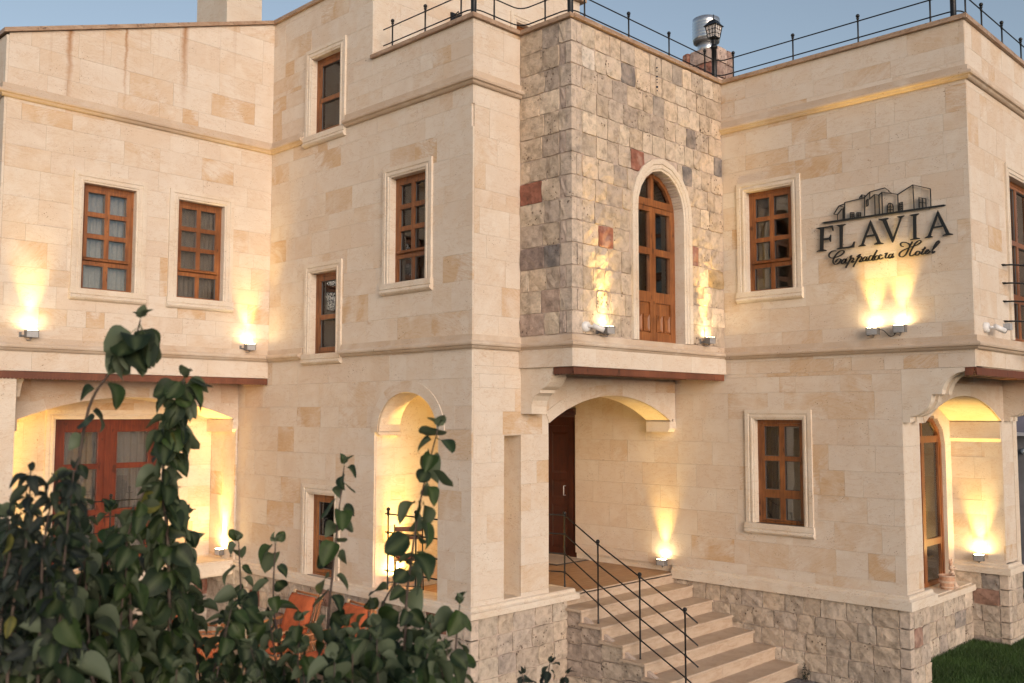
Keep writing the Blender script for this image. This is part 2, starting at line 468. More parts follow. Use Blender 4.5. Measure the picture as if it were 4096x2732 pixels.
hotel = thing('hotel_building', 'cream stone hotel with stepped facade, rough stone bay and arched porches', 'building', (11.8, 10, 0))
SLABS = []          # (distance, MB, wall) gathered first, the 300 nearest become parts
ROUGH = []
def add_back(name, mp, rect, holes, mat, th=.25, line=None, d=-.03):
    b = MB(mp)
    for r in minus(rect, holes):
        pl = cliptop([(r[0], r[2]), (r[1], r[2]), (r[1], r[3]), (r[0], r[3])], line)
        if len(pl) > 2: b.poly_ext(pl, d, d - th, 'd')
    return b.build(name, mat, hotel)
def add_slabs(wall, mp, rect, holes, seed, ch=.325, z_anchor=0.0, line=None, matn='ashlar', warm=1.0):
    rnd = random.Random(seed)
    u0, u1, z0, z1 = rect
    zz = z_anchor
    while zz > z0: zz -= ch
    while zz < z1 - .01:
        cc = ch * rnd.choice([1, 1, 1, .66, .86, 1.1]) if ch > .3 else ch; a, b = max(zz, z0), min(zz + cc, z1); zz += cc
        if b - a < .02: continue
        u = u0 - rnd.uniform(0, .45)
        while u < u1:
            w = rnd.choice([.24, .34, .42, .50, .58, .62, .66, .70])
            if u1 - (u + w) < .14: w = u1 - u + .001
            x0, x1 = max(u, u0), min(u + w, u1); u += w
            if x1 - x0 < .03: continue
            ps = minus((x0 + .0008, x1 - .0008, a + .0008, b - .0008), holes)
            if not ps: continue
            m_ = MB(mp); pr = rnd.uniform(-.0009, .0009)
            t = rnd.random()
            tone = rnd.choice([0, 0, .1, .15, .2, .3, .4, .7]) * warm
            och = 0 if t < .58 else (.25 if t < .80 else (.55 if t < .93 else .9))
            m_.col = (tone, och, rnd.random())
            area = 0; any_ = False
            for r in ps:
                if (r[1] - r[0]) * (r[3] - r[2]) < 2e-4: continue
                pl = cliptop([(r[0], r[2]), (r[1], r[2]), (r[1], r[3]), (r[0], r[3])], line)
                if len(pl) < 3: continue
                m_.poly_ext(pl, pr, -.028, 'd'); any_ = True; area += (r[1] - r[0]) * (r[3] - r[2])
            if not any_: continue
            cpt = Vector(mp((x0 + x1) / 2, 0, (a + b) / 2))
            SLABS.append(((cpt - Vector((0, 0, 3.4))).length / max(area, .004) ** .5, m_, wall, matn))
RED, BLK, DKB, GLD = (.26, .105, .07), (.17, .155, .15), (.38, .31, .25), (.36, .26, .14)
FIX = {41: [(9.66, 6.55, RED), (9.67, 7.85, (.17, .15, .14)), (11.0, 7.06, (.2, .17, .15)), (9.58, 7.07, DKB), (10.26, 7.06, DKB), (11.65, 6.79, BLK), (10.97, 6.60, BLK), (8.73, 7.8, (.62, .55, .47)), (9.28, 5.5, RED), (11.13, 5.49, (.30, .15, .11)), (11.71, 5.25, GLD), (9.18, 6.01, DKB), (8.94, 5.78, DKB), (11.12, 4.98, DKB)],
       42: [(8.06, 6.24, RED), (7.55, 5.25, BLK), (7.92, 5.23, (.22, .17, .15)), (7.55, 6.75, DKB), (7.52, 4.99, DKB), (7.5, 4.72, (.36, .27, .22)), (8.06, 4.49, (.38, .29, .24)), (8.06, 5.5, DKB)]}
def add_rough(wall, mp, rect, holes, seed, ch=.27, z_top=None, d=.035, wr=(.19, .36), dark=.05, red=.03, margin=.004, prio=0):
    rnd = random.Random(seed)
    u0, u1, z0, z1 = rect
    zt = z_top if z_top is not None else z1
    while zt > z0 + .05:
        b, a = min(zt, z1), max(zt - ch, z0); zt -= ch
        if b - a < .07 or b > z1 + 1e-4: continue
        u = u0
        while u < u1 - .03:
            w = rnd.uniform(*wr)
            if u1 - (u + w) < wr[0] * .7: w = u1 - u
            x0, x1 = u, min(u + w, u1); u += w
            segs = [(x0, x1)]
            for h in holes:
                if min(b, h[3]) - max(a, h[2]) < .06: continue
                ns = []
                for p, q in segs:
                    if h[1] <= p or h[0] >= q: ns.append((p, q)); continue
                    if h[0] - p > .05: ns.append((p, h[0]))
                    if q - h[1] > .05: ns.append((h[1], q))
                segs = ns
            for p, q in segs:
                if q - p < .05: continue
                k = rnd.random()
                if k < red: col = rnd.choice([(.25, .11, .075), (.22, .09, .06), (.32, .19, .14)])
                elif k < red + dark: col = rnd.choice([(.33, .28, .235), (.36, .30, .25), (.29, .25, .215)])
                elif k < red + dark + .16: col = rnd.choice([(.44, .36, .285), (.46, .38, .305), (.42, .345, .27)])
                else:
                    g = rnd.uniform(.82, 1.12); col = tuple(x * g for x in rnd.choice([(.54, .43, .32), (.55, .455, .355), (.50, .40, .30), (.57, .475, .37), (.48, .39, .30)]))
                if seed >= 80: col = tuple(x * y for x, y in zip(col, (.90, .925, .97)))
                for (fu, fz, fc) in FIX.get(seed, ()):
                    if p <= fu <= q and a <= fz <= b: col = fc
                ROUGH.append(((Vector(mp((p + q) / 2, 0, (a + b) / 2)) - Vector((0, 0, 3.4))).length + prio, stone_mb(mp, p + margin, q - margin, a + margin, b - margin, d, rnd, col), wall))
def stone_mb(mp, u0, u1, z0, z1, d, rnd, col, n=4):
    s = MB(mp); s.col = col; s.smooth = False
    w, h = u1 - u0, z1 - z0
    rows = []
    sx, sy = rnd.uniform(-.5, .5), rnd.uniform(-.5, .5); dd = d * rnd.uniform(.75, 1.2); rd = rnd.uniform(.02, .09)
    for j in range(-1, n + 1):
        r = []
        for i in range(-1, n + 1):
            ii, jj = min(max(i, 0), n - 1), min(max(j, 0), n - 1)
            a, b = ii / (n - 1) * 2 - 1, jj / (n - 1) * 2 - 1
            edge = max(abs(a), abs(b)) > .99
            # rounded corner pull
            if abs(a) > .99 and abs(b) > .99: aa, bb = a * (1 - rd), b * (1 - rd)
            else: aa, bb = a, b
            jt = .030 if edge else .05
            rj = random.Random(hash((round(u0, 3), round(z0, 3), ii, jj)))
            aa += rj.uniform(-jt, jt) * (.5 if edge else 1); bb += rj.uniform(-jt, jt) * (.5 if edge else 1)
            dep = dd * (1 + .25 * (a * sx + b * sy)) + rj.uniform(-.0085, .0085)
            if edge: dep *= .80
            if i != ii or j != jt and j != jj: pass
            if i != ii or j != jj: dep = -.02; aa *= 1.03; bb *= 1.03
            r.append((u0 + (aa + 1) / 2 * w, dep, z0 + (bb + 1) / 2 * h))
        rows.append(r)
    s.grid(rows)
    return s

def sweep(parent, name, path, prof, mat, closed=False, mp=None):
    """profile (out, z) swept along a plan path [(x,y)...] with mitred corners; outward = right of the direction of travel"""
    b = MB()
    P = [Vector((p[0], p[1])) for p in path]
    n_ = []
    for i in range(len(P) - 1):
        t = (P[i + 1] - P[i]).normalized(); n_.append(Vector((t.y, -t.x)))
    rows = []
    for i, p in enumerate(P):
        if i == 0: nn = n_[0]
        elif i == len(P) - 1: nn = n_[-1]
        else:
            a, c = n_[i - 1], n_[i]; nn = (a + c); nn = nn / max(nn.dot(a), .2)
        rows.append([(p.x + nn.x * o, p.y + nn.y * o, z) for o, z in prof])
    base = b.grid(rows, True)
    b.face(rows[0]); b.face(rows[-1])
    return b.build(name, mat, parent)

def frame_sweep(mp, poly, prof, b):
    """profile (o, d) swept along a (u,z) polyline in the wall plane; o = away from the opening (left of travel)"""
    P = [Vector(p) for p in poly]; n_ = []
    for i in range(len(P) - 1):
        t = (P[i + 1] - P[i]).normalized(); n_.append(Vector((-t.y, t.x)))
    rows = []
    for i, p in enumerate(P):
        if i == 0: nn = n_[0]
        elif i == len(P) - 1: nn = n_[-1]
        else:
            a, c = n_[i - 1], n_[i]; nn = a + c; nn = nn / max(nn.dot(a), .3)
        rows.append([(p.x + nn.x * o, d, p.y + nn.y * o) for o, d in prof])
    b.grid(rows, True); b.face(rows[0]); b.face(rows[-1])

SUR = [(-.004, -.10), (-.004, .012), (.018, .018), (.022, .028), (.045, .029), (.050, .018), (.072, .020), (.078, .029), (.130, .029), (.130, -.02)]
def window(mp, name, u0, u1, z0, z1, kind='grid', sill=True, curtain='curtain', cur=None, flip=False, sil_ext=.135, label=None, sur=True, dir_=1):
    """name of the part = window; (u0,u1,z0,z1) = opening; dir_ +1 when u grows to the right as seen from the street"""
    b = MB(mp)
    fw = .05; D0, D1 = -.085, -.15
    b.box(u0, u0 + fw, D0, D1, z0, z1); b.box(u1 - fw, u1, D0, D1, z0, z1)
    b.box(u0 + fw, u1 - fw, D0, D1, z1 - fw, z1); b.box(u0 + fw, u1 - fw, D0, D1, z0, z0 + .03)
    w = b.build('window', M['wood'], hotel, label=label)
    if sur:
        s = MB(mp)
        s.smooth = False
        frame_sweep(mp, [(u0, z0 + .002), (u0, z1), (u1, z1), (u1, z0 + .002)], [(o, d) for o, d in SUR], s)
        s.build('window_surround', M['trim'], w)
    if sill:
        s = MB(mp)
        pf = [(-.12, z0), (.050, z0), (.050, z0 - .07), (.040, z0 - .078), (.060, z0 - .095), (.062, z0 - .115), (.045, z0 - .135), (.022, z0 - .148), (-.03, z0 - .15)]
        s.poly_ext(pf, u0 - sil_ext - .01, u1 + sil_ext + .01, 'u')
        s.build('window_sill', M['trim'], w)
    a0, a1 = u0 + fw, u1 - fw
    um = (a0 + a1) / 2
    H = z1 - z0
    panes = []
    if kind == 'grid':
        zt = z0 + .235 * H        # transom top (wood rail between lower lights and sash)
        f = MB(mp)                # fixed lower part
        f.box(a0, a1, D0 - .005, D1, zt, zt + .055)
        f.box(a0, a0 + .018, D0 - .01, D1, z0 + .03, zt); f.box(a1 - .018, a1, D0 - .01, D1, z0 + .03, zt)
        f.box(um - .03, um + .03, D0 - .008, D1, z0 + .03, zt)
        f.build('transom', M['wood'], w)
        s = MB(mp)
        S0, S1 = D0 + .004, D1 + .008; st = .048
        s0, s1 = zt + .06, z1 - fw - .003
        s.box(a0 + .003, a0 + st, S0, S1, s0, s1); s.box(a1 - st, a1 - .003, S0, S1, s0, s1)
        s.box(a0 + st, a1 - st, S0, S1, s1 - st, s1); s.box(a0 + st, a1 - st, S0, S1, s0, s0 + st * .8)
        s.box(um - .03, um + .03, S0, S1, s0 + st * .8, s1 - st)
        q0, q1 = s0 + st * .8, s1 - st; hh = (q1 - q0) / 3
        for k in (1, 2):
            for aa, bb in ((a0 + st, um - .03), (um + .03, a1 - st)):
                s.box(aa, bb, S0, S1, q0 + k * hh - .03, q0 + k * hh + .03)
        sash = s.build('sash', M['wood'], w)
        dr = MB(mp); dr.poly_ext([(S0, s0 + .045), (S0 + .028, s0 + .022), (S0 + .028, s0 + .006), (S0, s0 + .006)], a0 + .01, a1 - .01, 'u')
        dr.build('drip_rail', M['wood'], w)
        for k in range(3):
            for aa, bb in ((a0 + st, um - .03), (um + .03, a1 - st)):
                panes.append((aa, bb, q0 + k * hh + (.03 if k else 0), q0 + (k + 1) * hh - (.03 if k < 2 else 0)))
        for aa, bb in ((a0 + .018, um - .03), (um + .03, a1 - .018)): panes.append((aa, bb, z0 + .03, zt))
    elif kind == 'two':           # one narrow casement of two lights
        s = MB(mp); S0, S1 = D0 - .004, D1 + .008; st = .06
        s0, s1 = z0 + .035, z1 - fw - .003; zm = s0 + (s1 - s0) * .46
        s.box(a0 + .003, a0 + st, S0, S1, s0, s1); s.box(a1 - st, a1 - .003, S0, S1, s0, s1)
        s.box(a0 + st, a1 - st, S0, S1, s1 - st, s1); s.box(a0 + st, a1 - st, S0, S1, s0, s0 + st)
        s.box(a0 + st, a1 - st, S0, S1, zm - .032, zm + .032)
        s.build('sash', M['wood'], w)
        panes += [(a0 + st, a1 - st, s0 + st, zm - .032), (a0 + st, a1 - st, zm + .032, s1 - st)]
    elif kind == 'door6':         # lower window on the right wall: two columns, rows tall, tall, low
        s = MB(mp); S0, S1 = D0 - .004, D1 + .008; st = .05
        s0, s1 = z0 + .035, z1 - fw - .003
        zl = z0 + .245 * H
        s.box(a0 + .003, a0 + st, S0, S1, s0, s1); s.box(a1 - st, a1 - .003, S0, S1, s0, s1)
        s.box(a0 + st, a1 - st, S0, S1, s1 - st * .8, s1); s.box(a0 + st, a1 - st, S0, S1, s0, s0 + .02)
        s.box(um - .038, um + .038, S0, S1, s0 + .02, s1 - st * .8)
        zz = [s0 + .02, zl, zl + .11, z0 + .60 * H, z0 + .60 * H + .065, s1 - st * .8]
        for aa, bb in ((a0 + st, um - .038), (um + .038, a1 - st)):
            s.box(aa, bb, S0, S1, zz[1], zz[2]); s.box(aa, bb, S0, S1, zz[3], zz[4])
            panes += [(aa, bb, zz[0], zz[1]), (aa, bb, zz[2], zz[3]), (aa, bb, zz[4], zz[5])]
        s.build('sash', M['wood'], w)
    for a, b2, c, d in panes:
        g = MB(mp); g.box(a - .004, b2 + .004, -.122, -.128, c - .004, d + .004); g.build('pane', M['glass'], w)
    bd = MB(mp)
    for a, b2, c, d in panes:
        e = .007; 
        bd.box(a, a + e, -.105, -.118, c, d); bd.box(b2 - e, b2, -.105, -.118, c, d); bd.box(a + e, b2 - e, -.105, -.118, c, c + e); bd.box(a + e, b2 - e, -.105, -.118, d - e, d)
    bd.build('glazing_bead', M['gasket'], w)
    if curtain:
        for (c0, c1) in (cur or [(u0 + .01, u1 - .01)]):
            c = MB(mp); c.smooth = True; rows = []
            nn = max(6, int((c1 - c0) / .012))
            rr = random.Random(hash((round(u0, 2), round(z0, 2))))
            ph = rr.uniform(0, 6)
            for zi in range(4):
                z = z0 - .02 + (H + .05) * zi / 3
                rows.append([(c0 + (c1 - c0) * i / nn, -.24 + .016 * math.sin(i * 1.05 + ph + .2 * zi) + .010 * math.sin(i * .37 + ph), z) for i in range(nn + 1)])
            c.grid(rows); c.build('curtain', M[curtain], w)
    return w

# ---- window openings
WA = (4.94, 5.65, 5.01, 6.40); WB = (6.24, 6.95, 5.01, 6.39)
WC = (10.81, 11.51, 7.37, 8.51); WD = (8.98, 9.68, 5.07, 6.455); WE = (10.83, 11.45, 4.24, 5.385); WF = (10.80, 11.42, 1.20, 2.31)
WG = (6.22, 6.92, 5.10, 6.51); WH = (6.13, 6.85, 1.94, 3.34)
WI = (13.23, 14.45, 4.35, 6.50)
WJ = (5.30, 6.88, 1.20, 3.33)

# ---- W1 upper (left wing, facing the street)
line1 = lambda u: 8.10 + (u - 3.95) * (9.32 - 8.10) / (7.711 - 3.95)
w = add_back('wall', FY(Y1), (3.982, X2, 3.93, 9.4), [WA, WB], M['trim'], line=line1, d=-.028)
add_slabs(w, FY(Y1), (3.979, X2, 4.27, 9.4), [WA, WB], 11, z_anchor=4.34, line=line1, matn='ashlar_stained', warm=1.0)
add_slabs(w, FY(Y1), (3.979, X2, 3.93, 4.27), [], 12, z_anchor=3.93, ch=.25, warm=.3)
# end wall of the left wing
w = add_back('wall', FX(3.95), (12.56, 17.8, 0, 8.08), [], M['trim'])
add_slabs(w, FX(3.95), (12.533, 17.8, 1.2, 8.08), [], 13, z_anchor=4.34)
# ---- left niche: arch wall, back wall
AL = arc_pts(4.50, 7.66, 3.32, .32)
hl = [(4.48, 7.68, 1.2, 3.32)] + arch_holes(arc_pts(4.48, 7.68, 3.32, .40))
w = add_back('wall', FY(YL), (3.982, X2 - .003, .98, 3.93), hl, M['trim'], th=.30)
add_slabs(w, FY(YL), (3.95, X2 - .002, 1.2, 3.92), hl, 14, z_anchor=4.34 - .325)
w = add_back('wall', FY(YN), (3.982, X2 - .003, .98, 3.93), [WJ], M['trim'])
add_slabs(w, FY(YN), (4.0, X2 - .002, 1.2, 3.92), [(WJ[0] - .02, WJ[1] + .02, WJ[2] - .02, WJ[3] + .02)], 15, z_anchor=4.34 - .325)
# ---- W2 (long wall facing left)
AG = ell_pts(8.74, 9.89, 3.17, .51)
h2 = [WC, WD, WE, WF, (8.72, 9.96, 1.17, 3.17)] + arch_holes(ell_pts(8.70, 9.93, 3.17, .56))
w = add_back('wall', FX(X2), (Y3 + .03, YN, .98, 8.14), h2, M['trim'], th=.26)
add_slabs(w, FX(X2), (Y3 + .001, YN, 1.19, 4.18), h2, 21, z_anchor=4.18 - .325 * 10)
add_slabs(w, FX(X2), (Y3 + .001, Y1 + .0, 4.18, 8.14), h2, 22, z_anchor=4.30)
h2u = [WC]
wu = add_back('wall', FX(X2), (10.10, Y1 + 3.0, 8.14, 9.31), h2u, M['trim'], th=.26)
add_slabs(wu, FX(X2), (10.10, Y1 + .02, 8.14, 9.31), h2u, 23, z_anchor=8.20)
wu = add_back('wall', FX(X2), (10.10, 10.4, 9.31, 10.28), [], M['trim'], th=.26)
add_slabs(wu, FX(X2), (10.10, 10.4, 9.31, 10.28), [], 24, z_anchor=9.175)
# inner face of the porch pier wall behind W2 and the loggia far wall
w = add_back('wall', FY(9.955), (X2 + .26, 9.6, .98, 4.0), [], M['trim'], th=.2)
add_slabs(w, FY(9.955), (X2 + .0286, 9.6, 1.17, 4.0), [], 25, z_anchor=4.18 - .325 * 10)
# ---- upper block facing the street over the terrace
WU = (10.48, 11.2, 8.35, 9.50)
w = add_back('wall', FY(10.10), (X2 + .03, 12.02, 7.9, 10.28), [WU], M['trim'])
add_slabs(w, FY(10.10), (X2 + .0286, 12.02, 7.95, 10.28), [WU], 26)
w = add_back('wall', lambda u, d, z: (12.02 + d, u, z), (10.12, 15.0, 7.9, 10.28), [], M['ashlar'])
window(FY(10.10), 'w', *WU, kind='two', sill=False)
# ---- W3 narrow wall, lower part goes on as the porch front
AE = arc_pts(9.05, 11.70, 3.30, .36)
h3 = [(8.245, 8.540, 1.22, 3.15), (9.04, X6 + .01, .98, 3.30)] + arch_holes(arc_pts(9.04, 11.80, 3.30, .42))
w = add_back('wall', FY(Y3), (X2 + .03, X4, 4.0, 8.14), [], M['trim'])
add_slabs(w, FY(Y3), (X2 + .0286, X4 - .002, 3.88, 8.14), [], 31, z_anchor=4.30)
w = add_back('wall', FY(Y3), (X2 + .03, X6, .98, 4.0), h3, M['trim'], th=.37)
add_slabs(w, FY(Y3), (X2 + .0286, X6 - .004, 1.19, 3.88), h3, 32, z_anchor=4.18 - .325 * 10, warm=.6)
# ---- stone bay (W4, W5)
DO = (9.80, 10.83, 4.34, 6.02)
dpts = [(9.80, 6.02), (9.815, 6.18), (9.875, 6.335), (9.985, 6.47), (10.135, 6.565), (10.315, 6.605), (10.495, 6.565), (10.645, 6.47), (10.755, 6.335), (10.815, 6.18), (10.83, 6.02)]
dh = [DO] + arch_holes(dpts)
SO = [(-.004, -.13), (-.004, .030), (.020, .036), (.028, .050), (.058, .052), (.064, .040), (.080, .042), (.086, .056), (.150, .058), (.150, -.03)]
bay = add_back('bay_wall', FY(Y5), (X4, X6, 4.34, 8.14), dh, M['mortar'], d=.013, th=.35)
bay2 = add_back('bay_wall', FX(X4), (Y5, Y3, 4.34, 8.14), [], M['mortar'], d=.013)
dhs = [(9.66, 10.97, 4.34, 6.05), (9.72, 10.92, 6.05, 6.38), (9.95, 10.70, 6.38, 6.66), (10.1, 10.55, 6.66, 6.76)]
add_rough(bay, FY(Y5), (X4 + .17, X6 - .005, 4.345, 8.13), dhs, 41, d=.032, wr=(.20, .33), dark=.03, red=0, prio=-20)
add_rough(bay2, FX(X4), (Y5 + .17, Y3 - .005, 4.345, 8.13), [], 42, d=.032, wr=(.2, .32), dark=.05, red=0, prio=-20)
rq = random.Random(5)
for k in range(15):          # quoins at the bay corner
    z1 = 8.13 - .27 * k; z0 = z1 - .27
    if z0 < 4.30: z0 = 4.345
    if z1 - z0 < .08: continue
    a, b_ = (.27, .10) if k % 2 else (.11, .24)
    a -= .0; rq_ = rq.uniform(.9, 1.05); q = MB(); q.col = tuple(x * rq_ for x in (.52, .435, .36))
    x0, y0 = X4 - .026, Y5 - .026
    q.box(x0, X4 + max(a - .1, .06) , y0, Y5 + max(b_ - .1, .06), z0 + .008, z1 - .008)
    ROUGH.append((-100, q, bay))
    g = MB(FY(Y5)); 
    if k % 2: ROUGH.append((-30, stone_mb(FY(Y5), X4 + .07, X4 + .165, z0 + .01, z1 - .01, .03, rq, (.5, .41, .33)), bay)); ROUGH.append((-30, stone_mb(FX(X4), Y5 + .07, Y5 + .165, z0 + .01, z1 - .01, .03, rq, (.42, .34, .29)), bay2))
    else: ROUGH.append((-30, stone_mb(FX(X4), Y5 + .07, Y5 + .165, z0 + .01, z1 - .01, .03, rq, (.46, .38, .30)), bay2)); ROUGH.append((-30, stone_mb(FY(Y5), X4 + .07, X4 + .165, z0 + .01, z1 - .01, .03, rq, (.48, .4, .33)), bay))
# smooth band at the foot of the bay
b = MB(); b.poly_ext([(X4, Y3), (X4, Y5), (X6 - .003, Y5), (X6 - .003, Y3)], 3.965, 4.335, 'z')
b.build('band_core', M['mortar'], hotel)
bw = hotel
w = add_back('band', FY(Y5 - .034), (X4 - .004, X6 - .003, 3.965, 4.20), [], M['trim'], th=.03, d=-.001)
add_slabs(w, FY(Y5 - .036), (X4 - .007, X6 - .003, 3.965, 4.20), [], 43, ch=.3, z_anchor=3.95, warm=.4)
w = add_back('band', FX(X4 - .034), (Y5 - .004, Y3, 3.965, 4.20), [], M['trim'], th=.03, d=-.001)
add_slabs(w, FX(X4 - .036), (Y5 - .036, Y3 - .002, 3.965, 4.20), [], 44, ch=.3, z_anchor=3.95, warm=.4)
# ---- W6 (wall with the sign)
h6 = [WG, WH]
w = add_back('wall', FX(X6), (Y7 + .03, 10.07, .98, 8.14), h6 + [(Y7, YA + .03, .9, 3.965)], M['trim'], th=.28)
add_slabs(w, FX(X6), (Y7 + .001, Y5 - .0, 4.18, 8.14), h6, 61, z_anchor=4.30)
add_slabs(w, FX(X6), (Y7 + .001, 10.07, 3.965, 4.18), [(Y3, 10.2, 3.9, 4.2)], 62, z_anchor=4.18 - .325, warm=1.2)
add_slabs(w, FX(X6), (YA + .001, 10.07, 1.22, 3.965), h6, 63, z_anchor=4.18 - .325 * 10)
# ---- W7 and its overhang
w = add_back('wall', FY(Y7), (X6 + .03, XE, 3.965, 8.14), [WI], M['trim'])
add_slabs(w, FY(Y7), (X6 + .0286, XE, 3.965, 8.14), [WI], 71, z_anchor=4.30, warm=1.6)
# ---- right niche
AR = arc_pts(12.50, XW, 3.30, .37)
hr = [(12.34, XW, .98, 3.30)] + arch_holes(arc_pts(12.46, XW + .04, 3.30, .42))
w = add_back('wall', FY(YA), (X6 + .03, 15.95, .98, 3.93), hr, M['trim'], th=.22)
add_slabs(w, FY(YA), (X6 + .0286, 15.95, 1.22, 3.93), hr, 72, z_anchor=4.18 - .325 * 10, warm=.8)
WK = (13.72, 15.22, .90, 3.40)
w = add_back('wall', FX(XW), (YA + .03, 7, .98, 4.0), [], M['trim'])
add_slabs(w, FX(XW), (YA + .002, 5.60, 1.12, 3.93), [], 73, z_anchor=4.18 - .325 * 10, warm=1.3)
KP = [(13.72, 2.95), (13.80, 3.18), (14.02, 3.35), (14.47, 3.43), (14.92, 3.35), (15.14, 3.18), (15.22, 2.95)]
hk = [(13.72, 15.22, .88, 2.95)] + arch_holes(KP)
w = add_back('wall', FY(YG), (X6 + .25, XW, .80, 4.0), hk, M['trim'], d=-.0, th=.3)
w = add_back('wall', lambda u, d, z: (12.34 + d, u, z), (YA + .22, YG, .9, 3.93), [], M['trim'], d=0, th=.2)

# ---- closing walls, decks, ceilings (keep the light out of the rooms)
def slab(name, x0, x1, y0, y1, z0, z1, mat):
    b = MB(); b.box(x0, x1, y0, y1, z0, z1); return b.build(name, mat, hotel)
slab('terrace_floor', X2 + .02, XE - .02, Y3 + .02, 10.4, 7.86, 7.95, M['trav'])
slab('terrace_floor', X2 + .9, XE - .02, 10.4, 18, 7.86, 7.95, M['trav'])
slab('terrace_floor', X4 + .34, X6 + .30, Y5 + .36, Y3 + .02, 7.86, 7.95, M['trav'])
slab('terrace_floor', X6 + .3, XE - .02, Y7 + .26, Y3 + .02, 7.86, 7.95, M['trav'])
slab('roof_slab', 3.97, X2 + .02, Y1 + .26, 18, 7.9, 8.0, M['trav'])
slab('roof_slab', X2 + .02, 12.0, 10.36, 15, 9.2, 9.3, M['trav'])
slab('wall', XE - .02, XE + .2, Y7 + .03, 18, 3.97, 8.14, M['trim'])
slab('wall', 15.97, 16.15, YA, 18, 0, 3.97, M['trim'])
slab('wall', 3.97, XE, 18, 18.2, 0, 7.9, M['trim'])
slab('floor_slab', X2 + .05, XE - .03, Y3 + .4, 18, 4.02, 4.16, M['room'])
slab('floor_slab', X6 + .3, XE - .03, YA + .25, Y3 + .4, 4.02, 4.16, M['room'])
slab('floor_slab', 4.0, X2 + .05, Y1 + .3, 18, 4.0, 4.16, M['room'])
slab('floor_slab', X6 + .30, XE - .03, Y7 + .3, YA + .25, 4.05, 4.16, M['room'])

# ---- voussoir arches
def ring(mp, inner, outer, n, d0, d1, parent, mat, seed):
    """inner/outer: lists of (u,z) of equal length"""
    rnd = random.Random(seed); K = len(inner) - 1
    cuts = [round(K * i / n) for i in range(n + 1)]
    for a, c in zip(cuts, cuts[1:]):
        if c <= a: continue
        b = MB(mp); b.col = (rnd.choice([0, .1, .2, .5]), rnd.choice([0, 0, .3, .6]), rnd.random())
        poly = inner[a:c + 1] + outer[a:c + 1][::-1]
        rows0 = [(u, d0, z) for u, z in poly]; rows1 = [(u, d1, z) for u, z in poly]
        I0 = inner[a:c + 1]; O0 = outer[a:c + 1]
        for i in range(len(I0) - 1):
            b.face([(I0[i][0], d0, I0[i][1]), (I0[i + 1][0], d0, I0[i + 1][1]), (O0[i + 1][0], d0, O0[i + 1][1]), (O0[i][0], d0, O0[i][1])])
            b.face([(I0[i][0], d1, I0[i][1]), (I0[i + 1][0], d1, I0[i + 1][1]), (O0[i + 1][0], d1, O0[i + 1][1]), (O0[i][0], d1, O0[i][1])])
            b.face([(I0[i][0], d0, I0[i][1]), (I0[i + 1][0], d0, I0[i + 1][1]), (I0[i + 1][0], d1, I0[i + 1][1]), (I0[i][0], d1, I0[i][1])])
            b.face([(O0[i][0], d0, O0[i][1]), (O0[i + 1][0], d0, O0[i + 1][1]), (O0[i + 1][0], d1, O0[i + 1][1]), (O0[i][0], d1, O0[i][1])])
        for k in (0, -1):
            b.face([(I0[k][0], d0, I0[k][1]), (O0[k][0], d0, O0[k][1]), (O0[k][0], d1, O0[k][1]), (I0[k][0], d1, I0[k][1])])
        b.build('voussoir', mat, parent)
def offs(pts, t):
    out = []
    for i, p in enumerate(pts):
        a = Vector(pts[max(i - 1, 0)]); c = Vector(pts[min(i + 1, len(pts) - 1)])
        tt = (c - a).normalized(); out.append((p[0] - tt.y * t, p[1] + tt.x * t))
    return out
def arch(mp, pts, t, depth, n, seed, impost=None):
    a = MB(mp)      # barrel core
    rows = [[(u, .004, z) for u, z in pts], [(u, -depth, z) for u, z in pts]]
    o2 = offs(pts, .05)
    rows += [[(u, -depth, z) for u, z in o2], [(u, .004, z) for u, z in o2]]
    a.grid(rows + [rows[0]])
    o = a.build('arch_soffit', M['trim'], hotel)
    ring(mp, pts, offs(pts, t), n, .011, -.02, o, M['ashlar'], seed)
    return o
arch(FY(YL), AL, .15, YN - YL, 9, 1)
arch(FX(X2), AG, .14, .36, 7, 2)
arch(FY(Y3), AE, .15, .41, 9, 3)
arch(FY(YA), AR, .15, YG - YA, 7, 4)
# imposts (small stepped blocks under the springing)
def impost(mp, u0, u1, d0, d1, z0, z1):
    b = MB(mp); b.box(u0, u1, d0, d1, z0 + .05, z1); b.poly_ext([(d0 - .0, z0 + .05), (d1, z0 + .05), (d1, z0), (d0 - .035, z0)], u0, u1, 'u'); return b.build('impost', M['trim'], hotel)
impost(FY(Y3), 11.66, X6 - .002, .006, -.41, 3.15, 3.302)
impost(FY(YL), 7.62, X2 - .002, .006, -(YN - YL), 3.13, 3.322)
impost(FY(YL), 4.42, 4.52, .006, -(YN - YL), 3.13, 3.322)
impost(FX(X2), 9.88, 9.97, .010, -.36, 3.13, 3.175)
impost(FX(X2), 8.66, 8.745, .010, -.36, 3.13, 3.175)
b = MB(FX(XW)); b.box(YA + .01, YG, .035, -.01, 3.05, 3.30); b.poly_ext([(.035, 3.05), (.0, 3.0), (-.01, 3.0), (-.01, 3.05)], YA + .01, YG, 'u'); b.build('impost', M['trim'], hotel)

# ---- string courses
BP = lambda z: [(-.02, z + .165), (.034, z + .165), (.036, z + .098), (.046, z + .094), (.052, z + .086), (.085, z + .078), (.092, z + .058), (.085, z + .038), (.058, z + .030), (.054, z + .024), (.048, z + .014), (.030, z), (-.02, z)]
def seg(path, z): return sweep(hotel, 'string_course', path, BP(z), M['trim_dark'])
